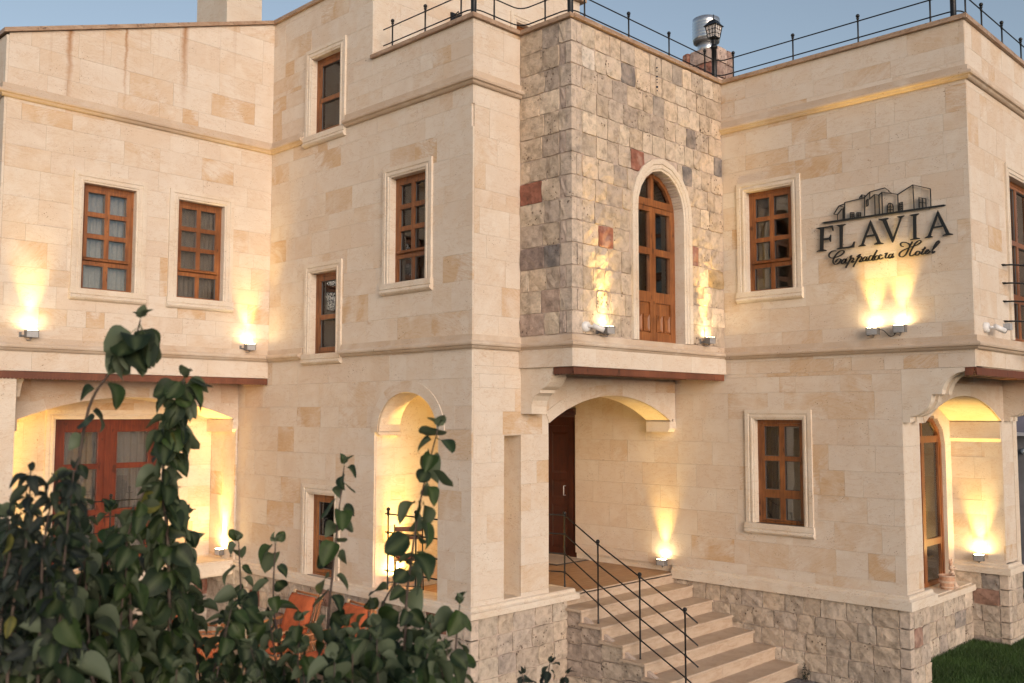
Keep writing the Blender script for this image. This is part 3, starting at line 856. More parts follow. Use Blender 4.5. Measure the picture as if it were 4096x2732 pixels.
# outward must be to the right of travel: walk left -> right along the facade
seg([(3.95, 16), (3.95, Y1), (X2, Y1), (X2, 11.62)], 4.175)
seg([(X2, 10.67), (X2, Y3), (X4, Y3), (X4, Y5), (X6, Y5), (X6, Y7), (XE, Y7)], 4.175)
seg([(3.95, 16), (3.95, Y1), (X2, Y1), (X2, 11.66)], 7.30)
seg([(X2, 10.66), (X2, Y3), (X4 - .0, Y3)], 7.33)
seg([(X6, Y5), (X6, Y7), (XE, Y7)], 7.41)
# plinth ledge
LP = lambda z0, z1: [(-.02, z1), (.020, z1), (.034, z1 - .012), (.036, z1 - .04), (.058, z1 - .055), (.075, z1 - .060), (.078, z0), (-.02, z0)]
def ledge(path, z0, z1): return sweep(hotel, 'plinth_ledge', path, LP(z0, z1), M['trim'])
ledge([(4.48, YL + .0), (4.48, YN), (X2, YN), (X2, 9.965)], 1.07, 1.20)
ledge([(3.95, 16), (3.95, YL), (4.48, YL)], 1.07, 1.20)
ledge([(X2, 9.965), (X2, Y3), (9.47, Y3), (9.47, Y3 + .37)], 1.07, 1.20)
ledge([(X6, 8.20), (X6, YA), (12.50, YA), (12.50, YA + .25)], 1.05, 1.22)
ledge([(XW, YG), (XW, YA), (16.02, YA)], 1.05, 1.20)
for q_ in ((X2 + .0, X2 + .36, 8.72, 9.96, 1.05, 1.195), (9.04, 9.47, Y3 + .0, Y3 + .37, 1.05, 1.197), (8.245, 8.54, Y3, Y3 + .3, 1.1, 1.215)):
    b = MB(); b.box(*q_); b.build('threshold', M['trim'], hotel)
# sill of the right niche window
b = MB(FY(5.24)); b.poly_ext([(-.40, .885), (-.06, .885), (-.06, .87), (.0, .865), (.0, .78), (-.02, .77), (-.40, .77)], 12.42, XW - .002, 'u'); b.build('window_sill', M['trim'], hotel)

# ---- rough stone plinths
def plinth(mp, u0, u1, z0, z1, seed, **k):
    w = add_back('plinth', mp, (u0, u1, z0, z1), [], M['mortar'], d=.010, th=.2)
    add_rough(w, mp, (u0, u1, z0, z1 - .005), [], seed, ch=.235, d=.032, **k)
    return w
PL1 = plinth(FX(X2), Y3 + .10, YN, -.1, 1.07, 81, wr=(.22, .38), dark=.03, red=.04, prio=60)
plinth(FY(YN), 4.0, X2, -.1, 1.07, 82, prio=90)
plinth(FY(YL), 3.95, 4.48, -.1, 1.07, 88, prio=90)
plinth(FY(Y3), X2 + .10, 9.36, -.1, 1.07, 83, wr=(.24, .40), dark=.03, red=.05)
PL2 = plinth(FX(X6), YA + .10, Y3 + .1, -.1, 1.05, 84, wr=(.24, .36), dark=.03, red=.02)
plinth(FY(YA), X6 + .10, 12.44, -.1, 1.05, 85, wr=(.2, .34))
plinth(FY(5.33), 12.34, XW, -.1, .77, 86, wr=(.2, .42), dark=.16)
PL3 = plinth(FX(XW), YA + .10, 5.62, -.1, 1.05, 87, wr=(.22, .4), dark=.10, red=.10)
plinth(FY(YA), XW + .10, 16.1, -.1, 1.05, 89, wr=(.2, .36))
slab('plinth', 12.24, 12.44, YA + .02, 5.36, -.1, 1.04, M['mortar'])
for (cx, cy, par) in ((X2, Y3, PL1), (X6, YA, PL2), (XW, YA, PL3)):
    for k in range(5):
        z1 = 1.06 - .235 * k; z0 = max(z1 - .235, -.1)
        if z1 < 0: break
        rq_ = rq.uniform(.88, 1.05); q = MB(); q.col = tuple(x * rq_ for x in (.52, .435, .36))
        q.box(cx - .028, cx + .095, cy - .028, cy + .095, z0 + .009, z1 - .009)
        ROUGH.append((-50, q, par))
# ---- right niche: arched window, ceiling
def wood_arch_window():
    mp = FY(YG); b = MB(mp); w_ = .06
    outer = [(13.72, .89), (13.72, 2.95)] + KP[1:-1] + [(15.22, 2.95), (15.22, .89)]
    inn = [(13.78, .95), (13.78, 2.94)] + [(13.86, 3.14), (14.05, 3.29), (14.47, 3.365), (14.89, 3.29), (15.08, 3.14)] + [(15.16, 2.94), (15.16, .95)]
    for i in range(len(outer) - 1):
        b.poly_ext([outer[i], outer[i + 1], inn[i + 1], inn[i]], -.06, -.13, 'd')
    b.box(13.72, 15.22, -.06, -.13, .89, .95)
    for z in (1.52, 3.04): b.box(13.78, 15.16, -.065, -.125, z - .05, z + .05)
    b.box(14.42, 14.52, -.055, -.13, .95, 2.99); b.box(14.445, 14.495, -.06, -.12, 3.09, 3.36)
    w = b.build('window', M['wood'], hotel, label='tall arched wooden window in the lit niche')
    for (a, c, z0, z1) in ((13.78, 14.42, .95, 1.47), (14.52, 15.16, .95, 1.47), (13.78, 14.42, 1.57, 2.99), (14.52, 15.16, 1.57, 2.99)):
        g = MB(mp); g.box(a, c, -.092, -.098, z0, z1); g.build('pane', M['glass'], w)
        s = MB(mp); e = .045
        s.box(a, a + e, -.07, -.12, z0, z1); s.box(c - e, c, -.07, -.12, z0, z1); s.build('sash', M['wood'], w)
    g = MB(mp); g.poly_ext([(13.80, 3.09), (13.86, 3.14), (14.05, 3.29), (14.445, 3.36), (14.445, 3.09)], -.092, -.098, 'd'); g.build('pane', M['glass'], w)
    g = MB(mp); g.poly_ext([(15.14, 3.09), (15.08, 3.14), (14.89, 3.29), (14.495, 3.36), (14.495, 3.09)], -.092, -.098, 'd'); g.build('pane', M['glass'], w)
    c = MB(mp); c.smooth = True
    c.grid([[(13.75 + i * .02, -.25 + .02 * math.sin(i * .9), z) for i in range(45)] for z in (.9, 3.4)]); c.build('curtain', M['curtain'], w)
wood_arch_window()
slab('ceiling', X6 + .2, XW, YA + .2, YG + .1, 3.94, 3.99, M['trim'])
# ---- windows on the facade
window(FY(Y1), 'w', *WA, curtain='curtain', label='left window of the left wing, pale curtains')
window(FY(Y1), 'w', *WB, curtain='curtain_dark', label='right window of the left wing, dark')
window(FX(X2), 'w', *WC, kind='two', curtain='curtain', cur=[(10.78, 11.22)])
window(FX(X2), 'w', *WD, curtain='curtain_dark', cur=[(9.3, 9.68)])
window(FX(X2), 'w', *WE, kind='two', curtain='curtain', cur=[(10.78, 11.2)])
window(FX(X2), 'w', *WF, kind='two', sill=False, curtain='curtain_dark')
window(FX(X6), 'w', *WG, curtain=None)
window(FX(X6), 'w', *WH, kind='door6', curtain='curtain_dark', cur=[(6.1, 6.3), (6.62, 6.80)])
# window of the right end wall, only its edge shows
w7 = window(FY(Y7), 'w', *WI, kind='door6', curtain='curtain_dark', sill=False, cur=[(13.2, 13.5), (14.1, 14.5)])
# glazed doors in the left niche
def left_door():
    mp = FY(YN); u0, u1, z0, z1 = WJ
    b = MB(mp); f = .07
    b.box(u0, u0 + f, -.08, -.17, z0, z1); b.box(u1 - f, u1, -.08, -.17, z0, z1); b.box(u0 + f, u1 - f, -.08, -.17, z1 - .09, z1)
    um = (u0 + u1) / 2; b.box(um - .04, um + .04, -.078, -.17, z0, z1 - .09)
    w = b.build('window', M['wood_door'], hotel, label='wide red brown glazed doors with grey curtains in the left porch')
    s = MB(mp); frame_sweep(mp, [(u0, z0), (u0, z1), (u1, z1), (u1, z0)], SUR, s); s.build('window_surround', M['trim'], w)
    for a, c in ((u0 + f, um - .04), (um + .04, u1 - f)):
        s = MB(mp); e = .10
        s.box(a, a + e, -.085, -.15, z0, z1 - .09); s.box(c - e, c, -.085, -.15, z0, z1 - .09)
        s.box(a + e, c - e, -.085, -.15, z1 - .19, z1 - .09); s.box(a + e, c - e, -.085, -.15, z0, z0 + .15)
        s.box(a + e, c - e, -.085, -.15, 2.60, 2.68); s.box(a + e, c - e, -.085, -.15, 1.93, 2.01)
        s.build('sash', M['wood_door'], w)
        for q0, q1 in ((z0 + .15, 1.93), (2.01, 2.60), (2.68, z1 - .19)):
            g = MB(mp); g.box(a + e, c - e, -.115, -.121, q0, q1); g.build('pane', M['glass'], w)
        cc = MB(mp); cc.smooth = True
        cc.grid([[(a + (c - a) * i / 50, -.24 + .022 * math.sin(i * .8) + .012 * math.sin(i * .33), z) for i in range(51)] for z in (z0, 2.3, z1)])
        cc.build('curtain', M['curtain_mid'], w)
left_door()
# ---- arched balcony door of the stone bay
def bay_door():
    mp = FY(Y5); D0, D1 = -.125, -.20
    op = [(9.80, 4.345)] + dpts + [(10.83, 4.345)]
    b = MB(mp); frame_sweep(mp, op, SO, b); b.build('door_surround', M['trim'], hotel)
    def inset(t): return [(9.80 + t, 4.345)] + [(10.315 + (p[0] - 10.315) * (1 - t / .515), p[1] - (t if p[1] > 6.1 else 0) * (1 if p[1] > 6.3 else .5)) for p in dpts] + [(10.83 - t, 4.345)]
    b = MB(mp); A, B = inset(0), inset(.055)
    for i in range(len(A) - 1): b.poly_ext([A[i], A[i + 1], B[i + 1], B[i]], D0, D1, 'd')
    door = b.build('door', M['wood'], hotel, label='arched balcony door with glazed top and carved lower panels')
    a0, a1 = 9.855, 10.775
    b = MB(mp); b.box(a0, a1, D0 + .012, D1, 6.145, 6.24); b.box(10.285, 10.345, D0 + .005, D1, 6.24, 6.56); b.build('transom', M['wood'], door)
    for side in (0, 1):
        pts = [p for p in inset(.055)[1:-1] if (p[0] <= 10.32 if side == 0 else p[0] >= 10.31)]
        pl = ([(10.285, 6.24), (a0 + .005, 6.24)] if side == 0 else [(10.345, 6.24), (10.345, 6.55)])
        if side == 0: poly = [(10.285, 6.24), (9.862, 6.24)] + [p for p in pts if p[1] > 6.26 and p[0] < 10.28] + [(10.285, 6.555)]
        else: poly = [(10.345, 6.24), (10.345, 6.555)] + [p for p in pts if p[1] > 6.26 and p[0] > 10.35] + [(10.768, 6.24)]
        g = MB(mp); g.poly_ext(poly, -.16, -.166, 'd'); g.build('pane', M['glass'], door)
    for (c0, c1) in ((a0 + .004, 10.313), (10.317, a1 - .004)):
        s = MB(mp); e = .062
        s.box(c0, c0 + e, D0 + .004, D1 + .01, 4.36, 6.14); s.box(c1 - e, c1, D0 + .004, D1 + .01, 4.36, 6.14)
        s.box(c0 + e, c1 - e, D0 + .004, D1 + .01, 6.075, 6.14); s.box(c0 + e, c1 - e, D0 + .004, D1 + .01, 4.36, 4.47)
        s.box(c0 + e, c1 - e, D0 + .004, D1 + .01, 5.50, 5.59); s.box(c0 + e, c1 - e, D0 + .004, D1 + .01, 4.87, 5.01)
        s.box(c0 + e, c1 - e, D0 - .02, D1 + .02, 4.47, 4.87)
        lf = s.build('door_leaf', M['wood'], door)
        for q0, q1 in ((5.01, 5.50), (5.59, 6.075)):
            g = MB(mp); g.box(c0 + e, c1 - e, -.158, -.164, q0, q1); g.build('pane', M['glass'], door)
        um = (c0 + c1) / 2
        for x in (um - .085, um + .085):      # raised square blocks on the lower panel
            p = MB(mp); w_, h_ = .065, .11; zc = 4.60
            o = [(x - w_, zc - h_), (x + w_, zc - h_), (x + w_, zc + h_), (x - w_, zc + h_)]; i_ = [(x - w_ * .55, zc - h_ * .6), (x + w_ * .55, zc - h_ * .6), (x + w_ * .55, zc + h_ * .6), (x - w_ * .55, zc + h_ * .6)]
            for k in range(4):
                k2 = (k + 1) % 4
                p.face([(o[k][0], D0 - .02, o[k][1]), (o[k2][0], D0 - .02, o[k2][1]), (o[k2][0], D0 + .004, o[k2][1]), (o[k][0], D0 + .004, o[k][1])])
                p.face([(o[k][0], D0 + .004, o[k][1]), (o[k2][0], D0 + .004, o[k2][1]), (i_[k2][0], D0 - .012, i_[k2][1]), (i_[k][0], D0 - .012, i_[k][1])])
            p.face([(q[0], D0 - .012, q[1]) for q in i_])
            p.build('raised_panel', M['wood'], door)
    c = MB(mp); c.smooth = True
    c.grid([[(9.83 + (10.30 - 9.83) * i / 40, -.26 + .018 * math.sin(i * .95), z) for i in range(41)] for z in (4.9, 6.6)])
    c.build('curtain', M['curtain'], door)
bay_door()
# ---- eaves under the overhangs: fascia board, scalloped strip, soffit boards
def scallop(mp, u0, u1, z, h, d0, d1, step, parent):
    b = MB(mp); n = max(2, int(abs(u1 - u0) / step)); st = (u1 - u0) / n
    for i in range(n):
        a = u0 + i * st
        b.poly_ext([(a, z + .02), (a, z - h * .35), (a + st * .25, z - h * .85), (a + st * .5, z - h), (a + st * .75, z - h * .85), (a + st, z - h * .35), (a + st, z + .02)], d0, d1, 'd')
    return b.build('scalloped_strip', M['wood_red'], parent)
def fascia(mp, u0, u1, z0, z1, d=.0, par=None):
    b = MB(mp); b.box(u0, u1, d, d - .025, z0, z1); o = b.build('eaves_board', M['wood_red'], hotel); scallop(mp, u0, u1, z0 + .003, .022, d + .001, d - .012, .045, o); return o
fascia(FY(Y5 - .02), X4 + .0, X6 - .03, 3.892, 3.962)
fascia(FX(X4 + .0), Y5 + .006, 7.60, 3.892, 3.962)
fascia(FY(Y1 - .0), 3.97, X2 - .004, 3.850, 3.925)
fascia(FY(Y7 - .0), X6 + .03, XE, 3.885, 3.962)
fascia(FX(X6 + .0), Y7 + .03, 4.06, 3.885, 3.962)
def boards(x0, x1, y0, y1, z, alongx, wdt=.10):
    root = None; rr = random.Random(3)
    L = (y1 - y0) if alongx else (x1 - x0); n = max(1, round(L / wdt)); st = L / n
    for i in range(n):
        a = (y0 if alongx else x0) + i * st; b = MB(); zz = z + (0.0 if i % 2 else -.006)
        if alongx: b.box(x0, x1, a + .003, a + st - .003, zz, zz + .02)
        else: b.box(a + .003, a + st - .003, y0, y1, zz, zz + .02)
        b.build('soffit_board', M['soffit'], hotel)
boards(X4 + .03, X6 - .005, Y5 + .03, Y3 - .002, 3.915, True)
boards(3.98, X2 - .004, Y1 + .03, YL - .002, 3.885, True)
boards(X6 + .06, XE, Y7 + .03, YA - .002, 3.93, True)
slab('ceiling', X2 + .36, 9.9, Y3 + .37, 9.955, 3.96, 4.01, M['trim'])
slab('ceiling', 9.6, X6, 8.5, 11.8, 4.01, 4.02, M['trim'])
slab('ceiling', 4.0, X2, YL + .02, YN + .02, 3.93, 3.99, M['trim'])
# ---- corbels (stepped coves) : (y,z) profile, outward = -Y
def cove(cx, cz, r0, a0, a1, n=7): return [(cx + r0 * math.cos(math.radians(a0 + (a1 - a0) * i / n)), cz + r0 * math.sin(math.radians(a0 + (a1 - a0) * i / n))) for i in range(n + 1)]
def corbel(x0, x1, prof, groove=None, name='corbel'):
    b = MB()
    b.poly_ext([(p[0], p[1]) for p in prof], x0, x1, 'u')
    b.mp = lambda u, d, z: (u, d, z)
    return b.build(name, M['trim'], hotel)
# bay corbel, flush with the side wall of the bay
pf = [(Y3, 3.41), (7.95, 3.41)] + cove(7.815, 3.52, .15, -5, 62)[::1]
pf = [(Y3, 3.41), (7.955, 3.41), (7.955, 3.455), (7.985, 3.53), (7.955, 3.60), (7.90, 3.645), (7.845, 3.655), (7.815, 3.66), (7.815, 3.70), (7.79, 3.70), (7.72, 3.735), (7.665, 3.79), (7.640, 3.85), (7.630, 3.885), (7.630, 3.963), (Y3, 3.963)]
pf = [(Y3, 3.41), (7.95, 3.41), (7.955, 3.50), (7.935, 3.57), (7.895, 3.625), (7.845, 3.655), (7.815, 3.66), (7.815, 3.70), (7.79, 3.705), (7.72, 3.735), (7.665, 3.79), (7.635, 3.85), (7.625, 3.90), (7.60, 3.963), (Y3, 3.963)]
b = MB(); b.poly_ext(pf, X4 - .001, X4 + .27, 'u'); b.build('corbel', M['trim'], hotel)
b = MB(); b.box(X4 + .001, X4 + .20, Y3 - .25, Y3, 3.36, 3.41) if False else None
# right corbels (double strip with a groove)
pr = [(YA, 3.31), (4.72, 3.31), (4.72, 3.375), (4.70, 3.38), (4.65, 3.39), (4.58, 3.425), (4.51, 3.485), (4.465, 3.555), (4.445, 3.65), (4.33, 3.65), (4.325, 3.70), (4.29, 3.78), (4.235, 3.845), (4.16, 3.895), (4.08, 3.915), (4.055, 3.92), (4.055, 3.963), (YA, 3.963)]
for cx, wd_ in ((X6, .34), (XW + .12, .34)):
    b = MB(); b.poly_ext(pr, cx + (0 if cx == X6 else .0), cx + .11, 'u'); b.build('corbel', M['trim'], hotel)
    b = MB(); b.poly_ext(pr, cx + .225, cx + wd_, 'u'); b.build('corbel', M['trim'], hotel)
    b = MB(); pg = [(y + (.03 if y < YA else 0), z + (.02 if z < 3.9 else 0)) for y, z in pr]; b.poly_ext(pg, cx + .109, cx + .226, 'u'); b.build('corbel_groove', M['trim'], hotel)
# left wing corbels
pl = [(YL, 3.30), (13.22, 3.30), (13.22, 3.35), (13.12, 3.37), (12.98, 3.45), (12.90, 3.55), (12.87, 3.62), (12.78, 3.62), (12.76, 3.70), (12.72, 3.78), (12.65, 3.84), (12.58, 3.87), (12.56, 3.92), (YL, 3.92)]
b = MB(); b.poly_ext(pl, 3.99, 4.35, 'u'); b.build('corbel', M['trim'], hotel)
# ---- coping stones
def coping(pts, z0, z1, inn, out, step=.85, seed=0, slope=None):
    rr = random.Random(seed)
    for (a, c) in zip(pts, pts[1:]):
        A, C_ = Vector(a), Vector(c); L = (C_ - A).length; t = (C_ - A) / L; nrm = Vector((t.y, -t.x))
        n = max(1, round(L / step))
        for i in range(n):
            s0, s1 = i * L / n + .002, (i + 1) * L / n - .002
            e = rr.uniform(-.003, .003)
            s = MB(); P = []
            za = (lambda q: 0) if slope is None else (lambda q: slope * q)
            for zz in (z0, z1 + e):
                for (ss, off) in ((s0, out), (s1, out), (s1, -inn), (s0, -inn)):
                    p = A + t * ss + nrm * off; P.append((p.x, p.y, zz + za(ss)))
            for q in ((0, 1, 2, 3), (4, 5, 6, 7), (0, 1, 5, 4), (1, 2, 6, 5), (2, 3, 7, 6), (3, 0, 4, 7)): s.face([P[k] for k in q])
            s.build('coping_stone', M['coping'], hotel)
ov = .045
coping([(X2, 10.10), (X2, Y3 - ov)], 8.142, 8.192, .28, ov, seed=1)
coping([(X2 + .0, Y3), (X4 - ov, Y3)], 8.143, 8.193, .28, ov, seed=2)
coping([(X4, Y3 + .2), (X4, Y5 - ov)], 8.142, 8.195, .28, ov + .02, seed=3)
coping([(X4 + .0, Y5), (X6 - ov, Y5)], 8.144, 8.197, .28, ov + .02, seed=4)
coping([(X6, Y5 + .25), (X6, Y7 - ov)], 8.143, 8.196, .28, ov, seed=5)
coping([(X6 + .0, Y7), (XE, Y7)], 8.142, 8.195, .28, ov, seed=6)
coping([(3.95 - ov, Y1), (X2, Y1)], 8.09, 8.145, .28, ov, seed=7, slope=(9.32 - 8.10) / (X2 - 3.95))
coping([(3.95, 17.5), (3.95, Y1 + .29)], 8.08, 8.13, .28, ov, seed=8)
coping([(X2, Y1 + .3), (X2, 10.4)], 9.312, 9.365, .28, ov, seed=9)
coping([(X2, 10.10), (12.10, 10.10)], 10.28, 10.34, .28, .09, seed=10)

# ---- porch floor, entrance door, door mat
def tiles():
    root = slab('porch_floor', X2 + .36, X6 + .3, 8.18, 11.8, .95, 1.105, M['trav'])
    x = X2 + .37; k = 0; rr = random.Random(9)
    while x < X6 - .02:
        x2 = min(x + .60, X6 + .2); y = 8.20
        while y < 11.6:
            if x < 9.0 and y > 9.95: break
            if x < 9.04 and y < Y3 + .37: y0 = Y3 + .37
            else: y0 = y
            y2 = min(y + .40, 9.95 if x < 9.0 else 11.6)
            b = MB(); b.box(x + .0015, x2 - .0015, y0 + .0015, y2 - .0015, 1.106, 1.12 + rr.uniform(-.0006, .0006)); b.build('floor_tile', M['porchfloor'], root)
            y += .40
        x = x2
tiles()
def entrance_door():
    mp = FX(X6 + .05)
    b = MB(mp); b.box(10.10, 10.24, .0, -.16, 1.12, 3.36); b.box(11.16, 11.30, .0, -.16, 1.12, 3.36); b.box(10.24, 11.16, .0, -.16, 3.22, 3.36)
    fr = b.build('entrance_door', M['wood_dark'], hotel, label='dark red brown wooden entrance door under a moulded head')
    b = MB(mp); b.box(10.242, 11.158, -.06, -.12, 1.13, 3.218); lf = b.build('door_leaf', M['wood_dark'], fr)
    for (z0, z1) in ((1.25, 1.95), (2.05, 2.35), (2.45, 3.12)):
        for (u0, u1) in ((10.32, 10.66), (10.74, 11.08)):
            b = MB(mp); o = [(u0, z0), (u1, z0), (u1, z1), (u0, z1)]; i_ = [(u0 + .04, z0 + .04), (u1 - .04, z0 + .04), (u1 - .04, z1 - .04), (u0 + .04, z1 - .04)]
            for k in range(4):
                k2 = (k + 1) % 4; b.face([(o[k][0], -.06, o[k][1]), (o[k2][0], -.06, o[k2][1]), (i_[k2][0], -.045, i_[k2][1]), (i_[k][0], -.045, i_[k][1])])
            b.face([(q[0], -.045, q[1]) for q in i_]); b.build('door_panel', M['wood_dark'], fr)
    b = MB(mp); b.box(10.14, 10.20, .012, 0, 1.14, 3.30); b.box(11.20, 11.26, .012, 0, 1.14, 3.30); b.build('door_casing', M['wood_dark'], fr)
    b = MB(mp); b.poly_ext([(-.16, 3.36), (.03, 3.36), (.05, 3.40), (.10, 3.44), (.12, 3.50), (-.16, 3.50)], 10.05, 11.35, 'u'); b.build('door_head', M['wood_dark'], fr)
    b = MB(mp); b.tube([(10.36, -.06, 2.10), (10.36, -.0, 2.10), (10.36, 0., 2.25), (10.36, -.06, 2.25)], .009); b.build('door_handle', M['gray_metal'], fr)
    b = MB(mp); b.box(10.08, 11.32, .06, -.15, 1.121, 1.135); b.build('threshold', M['trav'], fr)
entrance_door()
slab('wall', X6 + .22, X6 + .32, 9.9, 11.9, .9, 4.0, M['trim'])
w = add_back('wall', FX(X6), (11.30, 11.9, 1.1, 4.0), [], M['trim'])
w = add_back('wall', FX(X6), (10.07, 11.30, 3.52, 4.0), [], M['trim'], d=0)
w = add_back('wall', FY(11.75), (9.3, X6, 1.1, 4.0), [], M['trim'])
w = add_back('wall', lambda u, d, z: (9.6 - d, u, z), (10.15, 11.75, 1.0, 4.0), [], M['trim'])
b = MB(); b.box(11.09, 11.86, 9.82, 11.1, 1.1205, 1.128); mt = b.build('doormat', M['cable'])
tag(mt, 'dark framed beige doormat lying in front of the entrance door', 'doormat')
b = MB(); b.box(11.14, 11.81, 9.87, 11.05, 1.128, 1.132); b.build('mat_insert', mat_plain('beige_mat', (.36, .29, .23), .95, grain=.25, gs=120), mt)

# ---- rough stones and slabs : nearest 300 as parts, the rest joined
def flush(lst, name, mats):
    lst.sort(key=lambda q: q[0])
    for q in lst[:300]: q[1].build(name, mats(q), q[2])
    rest = {}
    for q in lst[300:]:
        k = (q[2].name, mats(q).name)
        if k not in rest: rest[k] = (MB(), q[2], mats(q))
        r = rest[k][0]; m_ = q[1]; i0 = len(r.v)
        r.v += m_.v; r.f += [tuple(i + i0 for i in f) for f in m_.f]; r.c += m_.c; r.sm += m_.sm; r.mi += m_.mi
    for (n_, mn), (r, par, mat) in rest.items(): r.build(name + 's', mat, par, kind='stuff', weld=False)
print('slabs', len(SLABS), 'rough', len(ROUGH))
# ---- entrance steps
steps = thing('entrance_steps', 'seven pale travertine steps climbing to the porch beside the right wall', 'steps', (10.5, 7.2, 0))
NOS = [(7.86, .98), (7.54, .82), (7.22, .66), (6.90, .50), (6.58, .34), (6.26, .175)]
XL = 9.34
lev = [(8.20, 1.12)] + NOS
sidepl = add_back('plinth', lambda u, d, z: (XL + .04 - d, u, z), (6.3, Y3, -.1, .9), [], M['mortar'], th=.06, line=lambda u: .145 + (u - 6.26) * .5 - .06, d=0)
for k, (y, z) in enumerate(lev):
    if k:
        py = lev[k - 1][0]
        for (a, c) in ((XL - .03, 10.72), (10.724, X6 - .032 if z < 1.0 else X6 - .01)):
            b = MB(); b.poly_ext([(y - .02, z - .012), (y - .012, z), (py + .03, z), (py + .03, z - .032), (y - .012, z - .032), (y - .02, z - .026)], a, c, 'u'); b.build('tread', M['trav'], steps)
    else:
        b = MB(); b.poly_ext([(y - .02, z - .014), (y - .012, z - .0005), (y + .04, z - .0005), (y + .04, z - .03), (y - .02, z - .03)], 9.475, X6 - .03, 'u'); b.build('tread', M['trav'], steps)
    z2 = lev[k + 1][1] if k < len(lev) - 1 else 0
    for (a, c) in ((XL if k else 9.475, 10.50), (10.503, X6 - .033)):
        b = MB(); b.box(a, c, y, y + .02, z2 - .0, z - .033); b.build('riser', M['trav'], steps)
    if k:      # side cheek stones
        ny = lev[k][0]
        rr = random.Random(100 + k)
        zz = z - .034; py = lev[k - 1][0] + .02
        while zz > 0:
            z3 = max(zz - .2, -.08)
            if zz - z3 > .05:
                ROUGH.append((40, stone_mb(lambda u, d, z: (XL + .03 - d, u, z), ny + .012, py - .01, z3 + .01, zz - .01, .025, rr, rr.choice([(.42, .345, .275), (.36, .29, .24), (.31, .25, .21), (.46, .38, .30)])), sidepl))
            zz = z3 - .001 if z3 > -.05 else -1
core = MB(); pts = [(Y3 + .1, 1.08)] + []
pp = [(8.22, 1.085)]
for k, (y, z) in enumerate(lev):
    if k: pp.append((y + .02, z - .033))
    z2 = lev[k + 1][1] - .033 if k < len(lev) - 1 else -.05
    pp.append((y + .02, z2))
pp.append((8.22, -.05))
core.poly_ext(pp, XL + .045, X6 - .03, 'u'); core.build('step_core', M['mortar'], steps)
flush(ROUGH, 'rough_stone', lambda q: M['rough'])
flush(SLABS, 'stone_slab', lambda q: M[q[3]])

# ---- iron railings
def post(b, x, y, z0, z1, r=.0105):
    b.lathe([(r * 1.35, 0), (r * 1.25, .01), (r, .02), (r, z1 - z0 - .075), (r * 1.5, z1 - z0 - .072), (r * 1.7, z1 - z0 - .066), (r * 2.0, z1 - z0 - .056), (r * 1.2, z1 - z0 - .05)], (x, y, z0), 10)
    b.ball((x, y, z1 - .026), .026, 12)
def mk_post(par, x, y, z0, z1, knots=()):
    b = MB(); post(b, x, y, z0, z1)
    for z in knots: b.ball((x, y, z), .0175, 8)
    return b.build('post', M['iron'], par)
def smooth_path(P, rad=.16, n=6):
    P = [Vector(p) for p in P]; out = [P[0]]
    for a, b_, c in zip(P, P[1:], P[2:]):
        d0, d1 = (a - b_), (c - b_); l = min(rad, d0.length * .45, d1.length * .45)
        p0, p1 = b_ + d0.normalized() * l, b_ + d1.normalized() * l
        for i in range(n + 1):
            t = i / n; out.append(p0 * (1 - t) ** 2 + b_ * 2 * t * (1 - t) + p1 * t * t)
    out.append(P[-1]); return out
RZ = 8.19
rail = thing('roof_railing', 'black iron railing with ball topped posts running round the roof edge', 'railing', (X4, Y3, RZ))
hb, ht = .105, .325; pin = .05
pts = [(X2 + pin, 9.93), (X2 + pin, Y3 + pin), (X4 + pin, Y3 + pin), (X4 + pin, Y5 + pin), (X6 + pin, Y5 + pin), (X6 + pin, Y7 + pin), (XE, Y7 + pin)]
for h in (hb, ht):
    b = MB(); b.tube(smooth_path([(x, y, RZ + h) for x, y in pts]), .0085, 8); b.build('rail', M['iron'], rail)
for (x, y) in ((X2 + pin, 9.74), (X2 + pin, 9.08), (X2 + pin, 8.41), (8.11, Y3 + pin), (X4 + pin, 7.77), (8.85, Y5 + pin), (9.74, Y5 + pin), (10.64, Y5 + pin), (11.52, Y5 + pin),
               (X6 + pin, 7.11), (X6 + pin, 6.18), (X6 + pin, 5.26), (X6 + pin, 4.34), (12.05, Y7 + pin), (12.62, Y7 + pin), (13.40, Y7 + pin), (14.19, Y7 + pin), (15.0, Y7 + pin)):
    mk_post(rail, x, y, RZ, RZ + .42, (RZ + hb, RZ + ht))
sr = thing('stair_railing', 'black iron handrail with four sloping bars on the left side of the steps', 'railing', (9.46, 7.3, 0))
PS = [(8.25, 1.20, .96, (.91, .67, .42, .19)), (7.70, .82, 1.03, (.97, .72, .48, .245)), (7.06, .50, 1.02, (.965, .715, .475, .225)), (6.42, .175, 1.02, (.965, .715, .475, .225))]
for y, z, h, ks in PS: mk_post(sr, 9.47, y, z, z + h, [z + k for k in ks])
for k in range(4):
    P = [(9.06, 8.50, PS[0][1] + PS[0][3][k] + .01), (9.30, 8.46, PS[0][1] + PS[0][3][k] + .01), (9.47, 8.25, PS[0][1] + PS[0][3][k])] + [(9.47, y, z + ks[k]) for y, z, h, ks in PS[1:]]
    P.append((9.47, 6.25, P[-1][2] - .10))
    b = MB(); b.tube(smooth_path(P, .05, 3), .0095, 8); b.build('rail', M['iron'], sr)
# loggia railing inside the arch
lg = thing('balcony_railing', 'black iron railing with four bars inside the arched opening of the loggia', 'railing', (X2 + .06, 9.3, 1.2))
for y in (9.745, 9.20): mk_post(lg, X2 + .07, y, 1.195, 2.225, (2.13, 1.90, 1.66, 1.42))
for z in (2.13, 1.90, 1.66, 1.42):
    b = MB(); b.tube([(X2 + .07, 9.80, z + .01), (X2 + .07, 8.72, z + .01)], .0095, 8); b.build('rail', M['iron'], lg)
